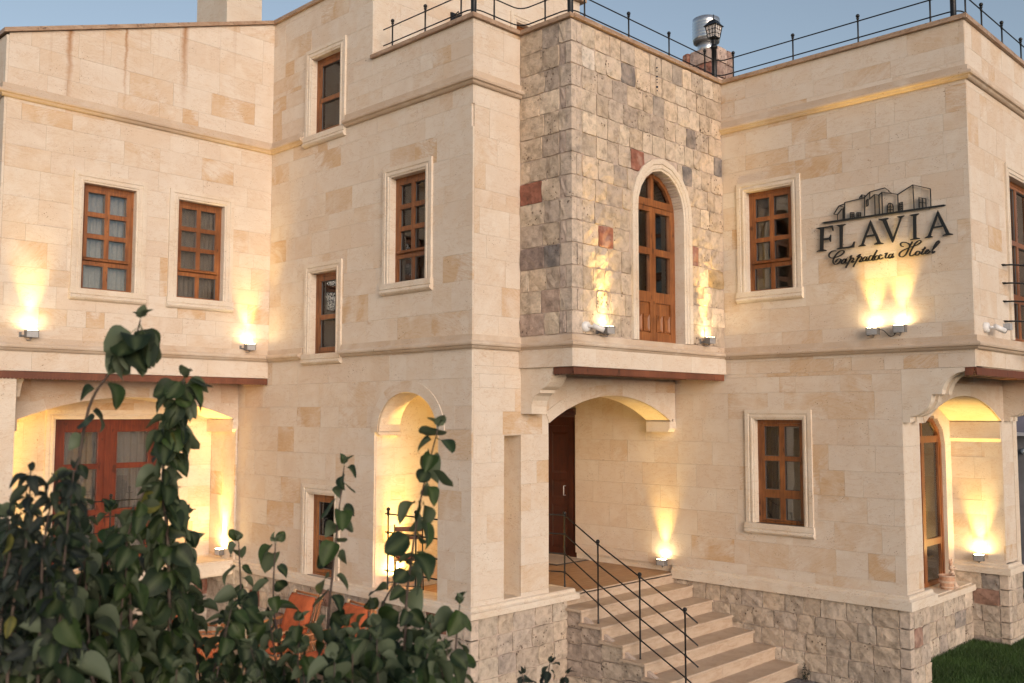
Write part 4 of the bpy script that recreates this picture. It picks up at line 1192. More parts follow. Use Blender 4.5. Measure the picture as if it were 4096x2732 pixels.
# guard rail in the left niche
gl_ = thing('window_guard', 'thin black iron guard rail before the glazed doors of the left porch', 'railing', (5.9, 13.7, 1.2))
for x in (4.62, 5.90, 6.75): mk_post(gl_, x, 13.62, 1.19, 2.28, (2.18, 1.96, 1.74, 1.52))
for z in (2.18, 1.96, 1.74, 1.52):
    b = MB(); b.tube([(4.56, 13.62, z), (6.80, 13.62, z)], .008, 8); b.build('rail', M['iron'], gl_)
b = MB(); b.box(4.48, X2 - .0, YL + .0, YN, 1.0, 1.185); b.build('porch_floor', M['trim'], hotel)
# bowed guard of the end window
g7 = thing('window_guard', 'black iron window guard fixed beside the tall window of the right end wall', 'railing', (13.6, Y7 - .2, 4.3))
for z in (5.28, 5.05, 4.82, 4.57):
    b = MB(); b.tube(smooth_path([(12.90, Y7 + .0, z), (12.92, Y7 - .10, z), (13.15, Y7 - .22, z), (14.6, Y7 - .22, z), (14.75, Y7, z)], .06, 4), .011, 8)
    b.lathe([(.035, 0), (.035, .012)], (12.90, Y7 - .006, z), 10); b.build('rail', M['iron'], g7)
for x in (13.42, 14.4):
    b = MB(); b.tube([(x, Y7 - .22, 4.14), (x, Y7 - .22, 5.30)], .014, 8); b.ball((x, Y7 - .22, 5.32), .03, 10); b.build('post', M['iron'], g7)
b = MB(); b.tube([(13.15, Y7 - .22, 4.15), (14.6, Y7 - .22, 4.15)], .012, 8); b.build('rail', M['iron'], g7)

# ---- roof lamp posts
def lamp_post(name, label):
    t = local_thing(name, label, 'lamp post', 'lamp posts at the corners of the roof railing')
    b = MB(); b.lathe([(.055, 0), (.055, .01), (.042, .03), (.036, .05), (.036, .50), (.05, .505), (.052, .53), (.038, .55), (.030, .58), (.045, .60), (.040, .63), (.02, .65)], n=12); b.build('pole', M['iron'], t)
    b = MB()
    w0, w1, z0, z1 = .062, .086, .66, .83
    c = [(-1, -1), (1, -1), (1, 1), (-1, 1)]
    for k in range(4):
        a, d = c[k], c[(k + 1) % 4]
        b.tube([(a[0] * w0, a[1] * w0, z0), (a[0] * w1, a[1] * w1, z1)], .0075, 4, smooth=False)
        for q in range(1, 3):
            f = q / 3; wz = w0 + (w1 - w0) * 0
            p0 = tuple(a[i] + (d[i] - a[i]) * f for i in (0, 1)); b.tube([(p0[0] * w0, p0[1] * w0, z0), (p0[0] * w1, p0[1] * w1, z1)], .0035, 4, smooth=False)
        for q in range(0, 4):
            f = q / 3; ww = w0 + (w1 - w0) * f; zz = z0 + (z1 - z0) * f
            b.tube([(a[0] * ww, a[1] * ww, zz), (d[0] * ww, d[1] * ww, zz)], .0035 if 0 < q < 3 else .006, 4, smooth=False)
    for k in range(4):
        b.tube([(c[k][0] * .03, c[k][1] * .03, .63), (c[k][0] * w0, c[k][1] * w0, .66)], .006, 4, smooth=False)
    b.build('lantern_frame', M['iron'], t)
    b = MB()
    for k in range(4):
        a, d = c[k], c[(k + 1) % 4]; b.face([(a[0] * (w0 - .004), a[1] * (w0 - .004), z0), (d[0] * (w0 - .004), d[1] * (w0 - .004), z0), (d[0] * (w1 - .004), d[1] * (w1 - .004), z1), (a[0] * (w1 - .004), a[1] * (w1 - .004), z1)])
    b.build('lantern_glass', mat_plain('frosted_glass', (.62, .58, .56), .5), t)
    b = MB(); rows = []
    for r, z in ((.106, .828), (.103, .838), (.074, .870), (.048, .915), (.042, .922), (.010, .926)):
        rows.append([(x * r, y * r, z) for x, y in c])
    b.grid(rows, True); b.face(rows[0]); b.lathe([(.01, .925), (.013, .945), (.006, .96), (.009, .975), (.002, 1.02)], n=8); b.build('lantern_roof', M['iron'], t)
    return t
lp = lamp_post('roof_lamp_post', 'black lantern post where the stone bay meets the right roof, seen whole')
place(lp, (X6 - .04, Y5 + .06, RZ))
for (x, y, lb) in ((X2 + .06, Y3 + .06, 'black lamp post on the outer roof corner left of the stone bay'), (X4 + .06, Y5 + .06, 'black lamp post on the front roof corner of the stone bay'), (X6 + .06, 4.07, 'black lamp post on the roof corner above the hotel sign')):
    c = copy_tree(lp); place(c, (x, y, RZ), 0, lb)
# wall lantern of the upper block
wl = local_thing('wall_lantern', 'small black wall lantern on the upper storey behind the roof railing', 'lantern')
b = MB(); b.box(-.05, .05, -.02, 0, -.08, .10); b.tube([(0, -.01, .05), (0, -.12, .09), (0, -.14, .03)], .008); b.build('bracket', M['iron'], wl)
b = MB(); b.lathe([(.02, .03), (.06, .0), (.055, -.16), (.07, -.17), (.03, -.2)], (0, -.14, 0), 8); b.build('lantern_frame', M['iron'], wl)
place(wl, (9.15, 10.09, 9.12))

# ---- stone chimney with steel flue, plastered chimney
ch = thing('stone_chimney', 'square rough stone chimney behind the roof railing with a ribbed steel flue', 'chimney', (14.07, 8.93, 7.95))
b = MB(); b.box(13.83, 14.32, 8.62, 9.24, 7.95, 9.62); cb = b.build('stack', M['mortar'], ch)
ROUGH2 = []
def chs(mp, u0, u1, seed):
    rr = random.Random(seed); z = 9.66
    while z > 8.3:
        u = u0
        while u < u1 - .05:
            w_ = min(rr.uniform(.2, .34), u1 - u); w_ = (u1 - u) if (u1 - u - w_) < .12 else w_
            k = rr.random(); col = (.30, .13, .09) if k < .2 else ((.28, .19, .16) if k < .5 else (.46, .35, .30))
            stone_mb(mp, u + .008, u + w_ - .008, z - .26, z - .012, .04, rr, col).build('rough_stone', M['rough'], cb); u += w_
        z -= .27
chs(FX(13.82), 8.60, 9.27, 1); chs(FY(8.61), 13.80, 14.35, 2)
b = MB(); b.lathe([(.155, 0), (.155, .30)], (14.07, 8.95, 9.60), 20); b.build('flue', mat_plain('galvanised_steel', (.55, .57, .60), .28, .85, grain=.08, gs=12), ch)
gal = bpy.data.materials['galvanised_steel']
pf = [(.20, 9.88), (.235, 9.90)]
for k in range(6): pf += [(.235, 9.91 + k * .055), (.243, 9.93 + k * .055), (.235, 9.95 + k * .055)]
pf += [(.235, 10.27), (.20, 10.29)]
b = MB(); b.lathe(pf, (14.07, 8.95, 0), 24); b.build('flue_cowl', gal, ch)
b = MB(); b.lathe([(.16, 9.84), (.225, 9.86), (.225, 9.885), (.16, 9.885)], (14.07, 8.95, 0), 20); b.build('cowl_collar', M['dark_metal'], ch)
cn = thing('plastered_chimney', 'tall cream rectangular chimney rising behind the left wing', 'chimney', (7.63, 13.8, 7.95))
b = MB(); b.box(7.33, 7.94, 13.30, 14.26, 7.95, 11.6); b.build('stack', mat_ashlar('chimney_stone', attr=False), cn)

# ---- uplights
def uplight(name, label, energy=95, size=52, glow=.42, cable=False):
    t = local_thing(name, label, 'wall lamp', 'wall uplights')
    b = MB(); b.box(-.065, .065, -.135, -.055, -.045, .030)
    for k in range(-5, 6): b.box(k * .011 - .002, k * .011 + .002, -.140, -.135, -.040, .026)
    b.build('housing', M['gray_metal'], t)
    b = MB(); b.box(-.075, .075, -.142, -.05, .030, .042); b.box(-.073, -.067, -.135, -.055, -.045, .03); b.box(.067, .073, -.135, -.055, -.045, .03); b.build('rim', M['dark_metal'], t)
    b = MB(); b.box(-.060, .060, -.130, -.062, .0425, .0445); b.build('lens', M['lens'], t)
    b = MB(); b.box(-.10, -.06, -.055, 0, -.035, -.015); b.box(-.115, -.085, -.010, -.0005, -.05, .02); b.tube([(0, -.08, -.045), (0, -.08, -.075), (-.03, -.05, -.08), (-.05, -.003, -.06)], .005); b.box(-.012, .012, -.09, -.07, -.06, -.045); b.build('bracket', M['dark_metal'], t)
    l = bpy.data.lights.new('uplight_beam', 'SPOT'); l.energy = energy; l.color = (1.0, .63, .16); l.spot_size = R(size); l.spot_blend = 1.0; l.shadow_soft_size = .03
    lo = bpy.data.objects.new('uplight_beam', l); COL.objects.link(lo); lo.parent = t; lo.location = (0, -.098, .050)
    lo.rotation_euler = Vector((0, 0, -1.0)).to_track_quat('Z', 'Y').to_euler()
    l = bpy.data.lights.new('uplight_glow', 'AREA'); l.energy = glow; l.color = (1.0, .63, .16); l.shape = 'RECTANGLE'; l.size = .11; l.size_y = .06
    lo = bpy.data.objects.new('uplight_glow', l); COL.objects.link(lo); lo.parent = t; lo.location = (0, -.096, .047); lo.rotation_euler = (math.pi, 0, 0)
    return t
up = uplight('uplight', 'uplight at the far left end of the left wing above the moulding')
place(up, (4.34, Y1, 4.385))
def more(loc, rz, label, e=None, g=None):
    c = copy_tree(up); place(c, loc, rz, label)
    if e:
        for k in c.children:
            if k.type == 'LIGHT': k.data = k.data.copy(); k.data.energy = e if k.data.type == 'SPOT' else (g or k.data.energy)
    return c
XF = -math.pi / 2
more((7.35, Y1, 4.375), 0, 'uplight in the inner corner right of the two left wing windows')
more((9.06, Y5 - .03, 4.415), 0, 'uplight on the rough stone bay left of the arched door')
more((11.28, Y5 - .03, 4.415), 0, 'uplight on the rough stone bay right of the arched door')
more((X6, 5.11, 4.445), XF, 'left one of the two uplights under the hotel sign')
more((X6, 4.77, 4.455), XF, 'right one of the two uplights under the hotel sign')
more((X6, 8.34, 1.26), XF, 'uplight low on the wall at the top of the entrance steps')
more((XW, 5.16, 1.275), XF, 'uplight on the ledge in the right niche beside the arched window', 190, 3)
more((X2, 13.65, 1.30), XF, 'uplight low on the right side wall of the left porch', 280, 6)
more((8.06, 9.955, 1.27), 0, 'uplight on the far wall inside the arched loggia', 360, 8)
more((8.95, Y3 + .37, 1.30), math.pi, 'uplight inside the loggia on the back of the corner pier', 360, 8)
more((4.48, 13.75, 1.30), math.pi / 2, 'uplight low on the left side wall of the left porch', 360, 8)
b = MB(); b.tube(smooth_path([(X6 - .10, 5.035, 4.46), (X6 - .06, 4.99, 4.455), (X6 - .02, 4.93, 4.37), (X6 - .02, 4.86, 4.385), (X6 - .06, 4.86, 4.47), (X6 - .09, 4.845, 4.47)], .04, 4), .005, 6)
tag(b.build('lamp_cable', M['cable']), 'thin black cable sagging between the two uplights under the sign', 'cable')
# small floor lamp by the left plinth
fl = local_thing('garden_spotlight', 'small lit spotlight on the ground against the left stone plinth', 'garden lamp')
b = MB(); b.lathe([(.045, 0), (.05, .01), (.05, .05), (.035, .055)], n=12); b.build('housing', M['dark_metal'], fl)
b = MB(); b.lathe([(.034, .056), (.03, .060), (0.001, .060)], n=12); b.build('lens', M['lens'], fl)
l = bpy.data.lights.new('garden_beam', 'SPOT'); l.energy = 9; l.color = (1, .76, .42); l.spot_size = R(90); l.spot_blend = 1; l.shadow_soft_size = .03
lo = bpy.data.objects.new('garden_beam', l); COL.objects.link(lo); lo.parent = fl; lo.location = (0, 0, .08); lo.rotation_euler = (0, R(180), 0)
place(fl, (7.50, 13.05, 0))
# ---- security cameras
def seccam(name, label):
    t = local_thing(name, label, 'camera', 'security cameras')
    b = MB(lambda a, b_, c: (a, b_, c)); b.mp = lambda a, b_, c: (a, -c, b_)
    b.lathe([(.062, 0), (.064, .01), (.058, .05), (.03, .056)], n=18); b.build('base', M['white_plastic'], t)
    b = MB(); b.tube([(0, -.05, 0), (.03, -.09, .0), (.045, -.10, -.005)], [.018, .016, .02], 8); b.build('arm', M['white_plastic'], t)
    b = MB(); b.tube([(.03, -.10, .012), (.13, -.19, -.045)], .033, 14); b.build('body', M['white_plastic'], t)
    b = MB(); b.tube([(.128, -.188, -.044), (.136, -.196, -.049)], .029, 14); b.build('lens', M['sign'], t)
    return t
c1_ = seccam('security_camera', 'white bullet camera on the rough stone bay beside the left uplight'); place(c1_, (8.74, Y5 - .02, 4.44))
c2_ = copy_tree(c1_); place(c2_, (12.16, Y7, 4.445), 0, 'white bullet camera on the right end wall near the barred window')
b = MB(); b.box(.16, .24, -.24, -.16, -.03, .05); b.build('sensor_box', M['gray_metal'], None).parent = c2_
# ---- bead hanging on the bay
bh = local_thing('bead_hanging', 'string of dark blue beads hanging high on the rough stone bay', 'wall hanging')
b = MB(); b.tube([(0, -.012, 0), (0, -.012, -.50)], .002, 5); b.build('string', M['cable'], bh)
blue = mat_plain('blue_glass', (.008, .02, .06), .15)
for k, (z, r) in enumerate(((-.02, .012), (-.14, .018), (-.19, .012), (-.26, .020), (-.30, .014), (-.34, .014), (-.40, .024), (-.45, .015))):
    b = MB(); b.ball((0, -.03, z), r * .62, 10); b.build('bead', blue, bh)
place(bh, (10.2, Y5 - .03, 8.10))
# ---- hotel sign (coordinates on the wall plane: y, z in metres)
DATA = {'script': {'Cappadocia': [[(5.592, 5.521), (5.634, 5.526), (5.671, 5.513), (5.692, 5.484), (5.687, 5.455), (5.658, 5.436), (5.614, 5.437), (5.563, 5.448), (5.513, 5.467), (5.487, 5.491), (5.49, 5.509), (5.511, 5.517), (5.547, 5.512), (5.588, 5.482), (5.618, 5.444), (5.637, 5.404), (5.634, 5.369), (5.609, 5.349), (5.573, 5.356), (5.544, 5.38), (5.532, 5.4), (5.543, 5.411), (5.564, 5.414), (5.59, 5.399), (5.609, 5.373)], [(5.464, 5.392), (5.482, 5.404), (5.507, 5.39), (5.526, 5.364), (5.519, 5.348), (5.494, 5.353), (5.468, 5.379), (5.461, 5.395), (5.476, 5.359), (5.469, 5.346), (5.448, 5.354)], [(5.414, 5.414), (5.389, 5.435), (5.422, 5.367), (5.471, 5.288)], [(5.422, 5.367), (5.393, 5.398), (5.368, 5.405), (5.365, 5.384), (5.391, 5.356), (5.38, 5.348), (5.352, 5.359)], [(5.319, 5.413), (5.276, 5.436), (5.316, 5.376), (5.371, 5.289)], [(5.324, 5.366), (5.287, 5.403), (5.263, 5.41), (5.256, 5.389), (5.285, 5.352), (5.272, 5.343), (5.25, 5.354)], [(5.187, 5.392), (5.211, 5.401), (5.232, 5.383), (5.243, 5.361), (5.23, 5.349), (5.205, 5.36), (5.187, 5.388), (5.198, 5.355), (5.185, 5.347), (5.164, 5.358)], [(5.114, 5.4), (5.138, 5.406), (5.159, 5.385), (5.164, 5.358), (5.147, 5.348), (5.122, 5.364), (5.051, 5.471)], [(5.072, 5.429), (5.101, 5.392), (5.119, 5.353), (5.109, 5.344), (5.085, 5.356)], [(5.039, 5.392), (5.063, 5.398), (5.084, 5.377), (5.085, 5.356), (5.068, 5.346), (5.044, 5.358), (5.033, 5.381), (5.043, 5.395)], [(4.992, 5.393), (5.012, 5.405), (5.029, 5.384), (5.027, 5.357), (5.007, 5.351), (4.979, 5.365)], [(4.958, 5.409), (4.927, 5.416), (4.948, 5.381), (4.949, 5.358), (4.929, 5.356), (4.905, 5.366)], [(4.864, 5.395), (4.888, 5.398), (4.908, 5.373), (4.902, 5.349), (4.882, 5.354), (4.854, 5.394), (4.872, 5.362), (4.862, 5.35), (4.842, 5.366)]], 'Hotel': [[(4.72, 5.473), (4.749, 5.484), (4.756, 5.512), (4.731, 5.527), (4.689, 5.518), (4.657, 5.5), (4.645, 5.478)], [(4.608, 5.523), (4.645, 5.465), (4.673, 5.409), (4.7, 5.366), (4.74, 5.347), (4.773, 5.361), (4.772, 5.394), (4.738, 5.423), (4.672, 5.445), (4.606, 5.46), (4.541, 5.479), (4.508, 5.504), (4.514, 5.521), (4.54, 5.521), (4.573, 5.496), (4.607, 5.447), (4.637, 5.398), (4.648, 5.367), (4.636, 5.347), (4.603, 5.355), (4.57, 5.377)], [(4.531, 5.389), (4.553, 5.395), (4.577, 5.375), (4.574, 5.351), (4.552, 5.348), (4.529, 5.366), (4.528, 5.389)], [(4.456, 5.439), (4.486, 5.393), (4.506, 5.36), (4.494, 5.349), (4.471, 5.359)], [(4.499, 5.408), (4.451, 5.415)], [(4.452, 5.37), (4.423, 5.386), (4.426, 5.399), (4.445, 5.392), (4.462, 5.364), (4.449, 5.35), (4.424, 5.357), (4.398, 5.377)], [(4.379, 5.387), (4.334, 5.427), (4.292, 5.474), (4.3, 5.491), (4.326, 5.472), (4.359, 5.417), (4.376, 5.374), (4.374, 5.351), (4.355, 5.358), (4.348, 5.374)]]}, 'letters': [[[(5.86, 5.858), (5.631, 5.862), (5.622, 5.791), (5.633, 5.79), (5.65, 5.83), (5.672, 5.842), (5.754, 5.842), (5.76, 5.709), (5.689, 5.706), (5.675, 5.72), (5.664, 5.745), (5.656, 5.744), (5.663, 5.649), (5.672, 5.653), (5.685, 5.681), (5.763, 5.684), (5.77, 5.567), (5.725, 5.55), (5.725, 5.54), (5.858, 5.54), (5.855, 5.551), (5.816, 5.563), (5.805, 5.829), (5.857, 5.849)]], [[(5.579, 5.858), (5.456, 5.858), (5.456, 5.849), (5.495, 5.835), (5.506, 5.569), (5.491, 5.559), (5.411, 5.558), (5.376, 5.571), (5.352, 5.615), (5.337, 5.613), (5.352, 5.538), (5.582, 5.54), (5.582, 5.55), (5.542, 5.561), (5.539, 5.828), (5.577, 5.849)]], [[(5.127, 5.862), (5.006, 5.563), (4.969, 5.546), (4.969, 5.537), (5.087, 5.539), (5.087, 5.552), (5.048, 5.568), (5.076, 5.651), (5.191, 5.649), (5.223, 5.569), (5.198, 5.549), (5.203, 5.541), (5.293, 5.539), (5.293, 5.549), (5.258, 5.56), (5.139, 5.837)], [(5.133, 5.794), (5.09, 5.674), (5.182, 5.671)]], [[(5.022, 5.857), (4.898, 5.857), (4.898, 5.847), (4.927, 5.836), (4.851, 5.618), (4.845, 5.605), (4.754, 5.828), (4.758, 5.837), (4.786, 5.848), (4.79, 5.858), (4.698, 5.86), (4.698, 5.852), (4.729, 5.837), (4.84, 5.559), (4.855, 5.536), (4.865, 5.553), (4.974, 5.83), (5.02, 5.845)]], [[(4.637, 5.857), (4.521, 5.858), (4.521, 5.85), (4.557, 5.833), (4.56, 5.564), (4.52, 5.553), (4.519, 5.544), (4.634, 5.541), (4.632, 5.551), (4.598, 5.557), (4.594, 5.83), (4.635, 5.849)]], [[(4.295, 5.864), (4.17, 5.57), (4.13, 5.554), (4.13, 5.545), (4.249, 5.542), (4.249, 5.552), (4.212, 5.567), (4.24, 5.655), (4.356, 5.655), (4.388, 5.566), (4.365, 5.551), (4.365, 5.543), (4.459, 5.541), (4.459, 5.551), (4.421, 5.567), (4.307, 5.837)], [(4.301, 5.8), (4.256, 5.673), (4.346, 5.67)]]], 'bar': [(5.791, 5.912), (5.743, 5.924), (4.223, 5.923), (4.197, 5.913), (4.224, 5.901), (5.744, 5.9)], 'sky': [[(5.614, 6.007), (5.584, 6.047), (5.542, 6.105), (5.465, 6.12)], [(5.542, 6.105), (5.466, 6.078)], [(5.614, 6.007), (5.562, 5.996), (5.504, 6.059), (5.487, 6.056), (5.49, 5.926)], [(5.562, 5.996), (5.563, 5.927)], [(5.487, 6.056), (5.468, 6.073)], [(5.462, 6.138), (5.468, 5.926)], [(5.476, 6.069), (5.479, 5.928)], [(5.462, 6.138), (5.194, 6.159)], [(5.196, 6.159), (5.202, 5.926)], [(5.262, 6.161), (5.257, 6.173), (5.232, 6.203), (5.193, 6.19), (5.194, 6.159)], [(5.232, 6.203), (5.233, 6.161)], [(5.194, 6.167), (5.128, 6.222), (5.131, 6.132), (5.069, 6.179), (5.011, 6.164), (4.972, 6.194), (4.77, 6.135)], [(5.128, 6.222), (4.932, 6.243), (4.884, 6.199), (4.884, 6.189), (4.847, 6.16)], [(5.065, 6.177), (5.066, 5.923)], [(5.011, 6.164), (5.011, 5.924)], [(4.972, 6.194), (4.973, 5.925)], [(4.774, 6.136), (4.773, 5.926)], [(4.77, 6.135), (4.584, 6.223), (4.376, 6.139), (4.376, 5.924)], [(4.584, 6.223), (4.579, 5.925)], [(5.171, 6.126), (5.152, 6.131), (5.152, 6.059), (5.172, 6.045), (5.171, 6.126)], [(5.389, 5.996), (5.343, 5.988), (5.344, 5.925)], [(5.389, 5.996), (5.391, 5.926)], [(5.366, 5.993), (5.368, 5.925)], [(5.389, 5.973), (5.343, 5.966)], [(5.39, 5.949), (5.344, 5.944)], [(5.302, 5.983), (5.253, 5.976), (5.254, 5.925)], [(5.302, 5.983), (5.303, 5.924)], [(5.277, 5.98), (5.279, 5.924)], [(5.302, 5.962), (5.254, 5.957)], [(5.303, 5.941), (5.254, 5.937)], [(4.911, 5.926), (4.908, 6.001), (4.892, 6.036), (4.871, 6.041), (4.847, 6.025), (4.834, 5.99), (4.836, 5.923)], [(4.87, 6.041), (4.873, 5.925)], [(4.909, 5.993), (4.834, 5.985)], [(4.91, 5.959), (4.835, 5.952)], [(4.759, 5.922), (4.756, 6.023), (4.718, 6.026), (4.719, 5.923)], [(4.736, 6.024), (4.739, 5.921)], [(4.757, 5.999), (4.717, 5.999)], [(4.758, 5.972), (4.718, 5.973)], [(4.759, 5.945), (4.719, 5.946)], [(4.517, 5.928), (4.515, 6.052), (4.434, 6.027), (4.435, 5.924)], [(4.474, 6.039), (4.475, 5.925)], [(4.517, 5.991), (4.434, 5.974)]], 'stems': [[(1.007, 2.695, 2.77), (1.029, 2.649, 3.079), (1.039, 2.615, 3.24), (1.051, 2.578, 3.418), (1.075, 2.53, 3.498), (1.11, 2.47, 3.572), (1.118, 2.437, 3.645)], [(1.29, 2.547, 2.629), (1.262, 2.54, 3.044), (1.236, 2.531, 3.223), (1.242, 2.489, 3.39), (1.248, 2.447, 3.495)], [(1.693, 2.419, 2.572), (1.704, 2.408, 2.824), (1.719, 2.392, 3.079), (1.731, 2.38, 3.246)], [(1.745, 2.15, 2.615), (1.758, 2.113, 2.917), (1.771, 2.076, 3.159), (1.793, 2.029, 3.36)], [(1.961, 2.143, 2.523), (1.965, 2.14, 2.698), (1.973, 2.131, 2.837)], [(1.59, 2.669, 2.544), (1.577, 2.683, 2.804), (1.567, 2.693, 3.008)], [(1.669, 2.588, 2.544), (1.645, 2.613, 2.804), (1.646, 2.612, 3.004)], [(1.862, 2.389, 2.544), (1.87, 2.381, 2.778), (1.901, 2.348, 2.883), (1.929, 2.32, 2.936)], [(0.955, 2.461, 2.694), (0.944, 2.473, 2.839), (0.938, 2.48, 2.954)], [(0.862, 2.414, 2.743), (0.834, 2.443, 2.992), (0.822, 2.455, 3.154)], [(1.06, 2.497, 2.686), (1.039, 2.518, 2.903), (1.028, 2.531, 3.067), (1.0, 2.559, 3.222)], [(1.174, 2.523, 2.657), (1.161, 2.536, 2.883), (1.15, 2.548, 3.054), (1.179, 2.518, 3.192)]], 'env': [(1.018, 3.115, 3.103), (1.106, 3.024, 3.194), (1.199, 2.928, 3.104), (1.29, 2.835, 3.078), (1.38, 2.742, 3.078), (1.437, 2.683, 2.938), (1.475, 2.644, 2.798), (1.566, 2.55, 2.71), (1.656, 2.457, 2.66), (1.709, 2.403, 2.773), (1.771, 2.339, 2.862), (1.834, 2.274, 2.862), (1.924, 2.182, 2.824), (1.978, 2.126, 2.774), (1.996, 2.107, 2.673)], 'lowenv': [(1.298, 2.395, 2.883), (1.371, 2.32, 2.861), (1.436, 2.254, 2.827), (1.484, 2.204, 2.804), (1.532, 2.154, 2.838), (1.588, 2.097, 2.85), (1.644, 2.039, 2.861), (1.709, 1.972, 2.85), (1.765, 1.914, 2.805)], 'dark': [[(0.795, 2.34, 2.866), (0.815, 2.318, 3.107), (0.818, 2.316, 3.268)], [(0.842, 2.291, 2.886), (0.843, 2.29, 3.107), (0.859, 2.273, 3.253)], [(0.78, 2.355, 2.914), (0.789, 2.346, 3.078), (0.793, 2.341, 3.165)], [(0.875, 2.257, 2.905), (0.877, 2.255, 3.097), (0.886, 2.245, 3.273)]], 'low': [[(2.655, 2.433, 2.25), (2.666, 2.422, 2.374), (2.68, 2.408, 2.49)], [(2.611, 2.479, 2.25), (2.617, 2.473, 2.373), (2.611, 2.479, 2.451)], [(2.721, 2.365, 2.25), (2.711, 2.376, 2.374), (2.722, 2.365, 2.451)]]}
sg = thing('hotel_sign', 'black metal FLAVIA Cappadocia Hotel sign with outline drawing of the house', 'sign', (X6, 5.0, 5.6))
def plate(polys, x0, x1, name):
    cu = bpy.data.curves.new('t', 'CURVE'); cu.dimensions = '2D'; cu.fill_mode = 'BOTH'; cu.extrude = (x1 - x0) / 2
    for pl in polys:
        s = cu.splines.new('POLY'); s.points.add(len(pl) - 1); s.use_cyclic_u = True
        for p, (y, z) in zip(s.points, pl): p.co = (-y, z, 0, 1)
    o = bpy.data.objects.new('t', cu); COL.objects.link(o)
    dg = bpy.context.evaluated_depsgraph_get(); me = bpy.data.meshes.new_from_object(o.evaluated_get(dg))
    bpy.data.objects.remove(o); bpy.data.curves.remove(cu)
    me.name = name
    ys = [v.co.x for v in me.vertices]; zs = [v.co.y for v in me.vertices]
    c = Vector(((x0 + x1) / 2, -(min(ys) + max(ys)) / 2, min(zs)))
    for v in me.vertices:
        a, b_, d = v.co; v.co = Vector(((x0 + x1) / 2 + d, -a, b_)) - c
    me.materials.clear(); me.materials.append(M['sign'])
    q = bpy.data.objects.new(name, me); COL.objects.link(q); q.location = c - WPOS[sg]; q.parent = sg
    return q
sx0, sx1 = X6 - .040, X6 - .022
for pl in DATA['letters']: plate(pl, sx0, sx1, 'letter')
plate([DATA['bar']], sx0, sx1, 'underline_bar')
def ribbon(b, pts, w):
    """flat strip with depth following a polyline in the (y,z) plane"""
    P = [Vector(p) for p in pts]
    L, Rr = [], []
    for i, p in enumerate(P):
        if i == 0: t = P[1] - p
        elif i == len(P) - 1: t = p - P[-2]
        else: t = (P[i + 1] - p).normalized() + (p - P[i - 1]).normalized()
        t = t.normalized() if t.length > 1e-6 else Vector((1, 0)); n = Vector((-t.y, t.x))
        ww = w(i, len(P)) if callable(w) else w
        if 0 < i < len(P) - 1:
            a_ = (p - P[i - 1]).normalized(); cs = max(.5, abs(Vector((-a_.y, a_.x)).dot(n))); ww = ww / cs
        L.append(p + n * ww / 2); Rr.append(p - n * ww / 2)
    rows = [[(sx0, q.x, q.y) for q in L], [(sx0, q.x, q.y) for q in Rr], [(sx1, q.x, q.y) for q in Rr], [(sx1, q.x, q.y) for q in L]]
    b.grid(rows + [rows[0]])
    for k in (0, -1): b.face([r[k] for r in rows])
def catmull(P, n=4):
    out = []
    P = [Vector(p) for p in P]; Q = [P[0]] + P + [P[-1]]
    for i in range(1, len(Q) - 2):
        for k in range(n):
            t = k / n; a, b_, c, d = Q[i - 1], Q[i], Q[i + 1], Q[i + 2]
            out.append(.5 * ((2 * b_) + (c - a) * t + (2 * a - 5 * b_ + 4 * c - d) * t * t + (3 * b_ - a - 3 * c + d) * t ** 3))
    out.append(P[-1]); return out
for word, strokes in DATA['script'].items():
    for i, s in enumerate(strokes):
        b = MB(); pts = catmull(s, 5)
        def wid(k, n, P=pts):
            a = P[max(k - 1, 0)]; c = P[min(k + 1, n - 1)]; t = (c - a)
            steep = abs(t.y) / max(t.length, 1e-6)
            return .0095 + .0085 * steep
        ribbon(b, pts, wid); b.build('script_letter', M['sign'], sg)
b = MB()
for s in DATA['sky']: ribbon(b, s, .0085)
b.build('house_drawing', M['sign'], sg)
b = MB()
for (y, z) in ((5.6, 5.86), (5.0, 5.88), (4.4, 5.9), (5.82, 5.75), (5.5, 5.6), (5.05, 5.6), (4.85, 5.75), (4.6, 5.8), (4.3, 5.7), (5.45, 5.42), (4.6, 5.5)):
    b.tube([(sx1 - .004, y, z), (X6, y, z)], .004, 6)
b.build('standoff_pins', M['dark_metal'], sg)

# ---- rabbit with basket on the niche sill
rb = local_thing('rabbit_planter', 'pinkish ceramic rabbit leaning on a woven basket on the niche window sill', 'figurine')
cer = mat_plain('painted_ceramic', (.55, .33, .22), .5, grain=.25, gs=35, bumpd=.004)
cer2 = mat_plain('pale_ceramic', (.62, .47, .36), .5, grain=.15, gs=35, bumpd=.003)
b = MB(); pf = [(.085, 0), (.092, .012), (.075, .03)]
for k in range(7): pf += [(.088 + k * .003, .035 + k * .023), (.094 + k * .003, .045 + k * .023)]
pf += [(.118, .20), (.108, .20), (.098, .10), (.02, .08)]
b.lathe(pf, (0, 0, 0), 20); b.build('basket', cer, rb)
b = MB()
for z in (.035, .10, .115, .19): b.tube([(.108 * math.cos(a * math.pi / 10) * (1 + (z - .1) * .6), .108 * math.sin(a * math.pi / 10) * (1 + (z - .1) * .6), z) for a in range(21)], .008, 6, caps=False)
b.build('basket_bands', cer2, rb)
b = MB(); b.ball((.17, 0, .10), .062, 14, (1, .9, 1.5)); b.ball((.17, -.01, .19), .048, 14, (1, .9, 1.2)); b.tube([(.14, -.03, .20), (.10, -.05, .185), (.08, -.06, .20)], [.02, .017, .014], 8); b.tube([(.18, -.04, .08), (.19, -.06, .03), (.20, -.09, .01)], [.03, .025, .02], 8); b.tube([(.15, -.04, .07), (.15, -.06, .03), (.15, -.09, .01)], [.03, .024, .02], 8); b.build('body', cer2, rb)
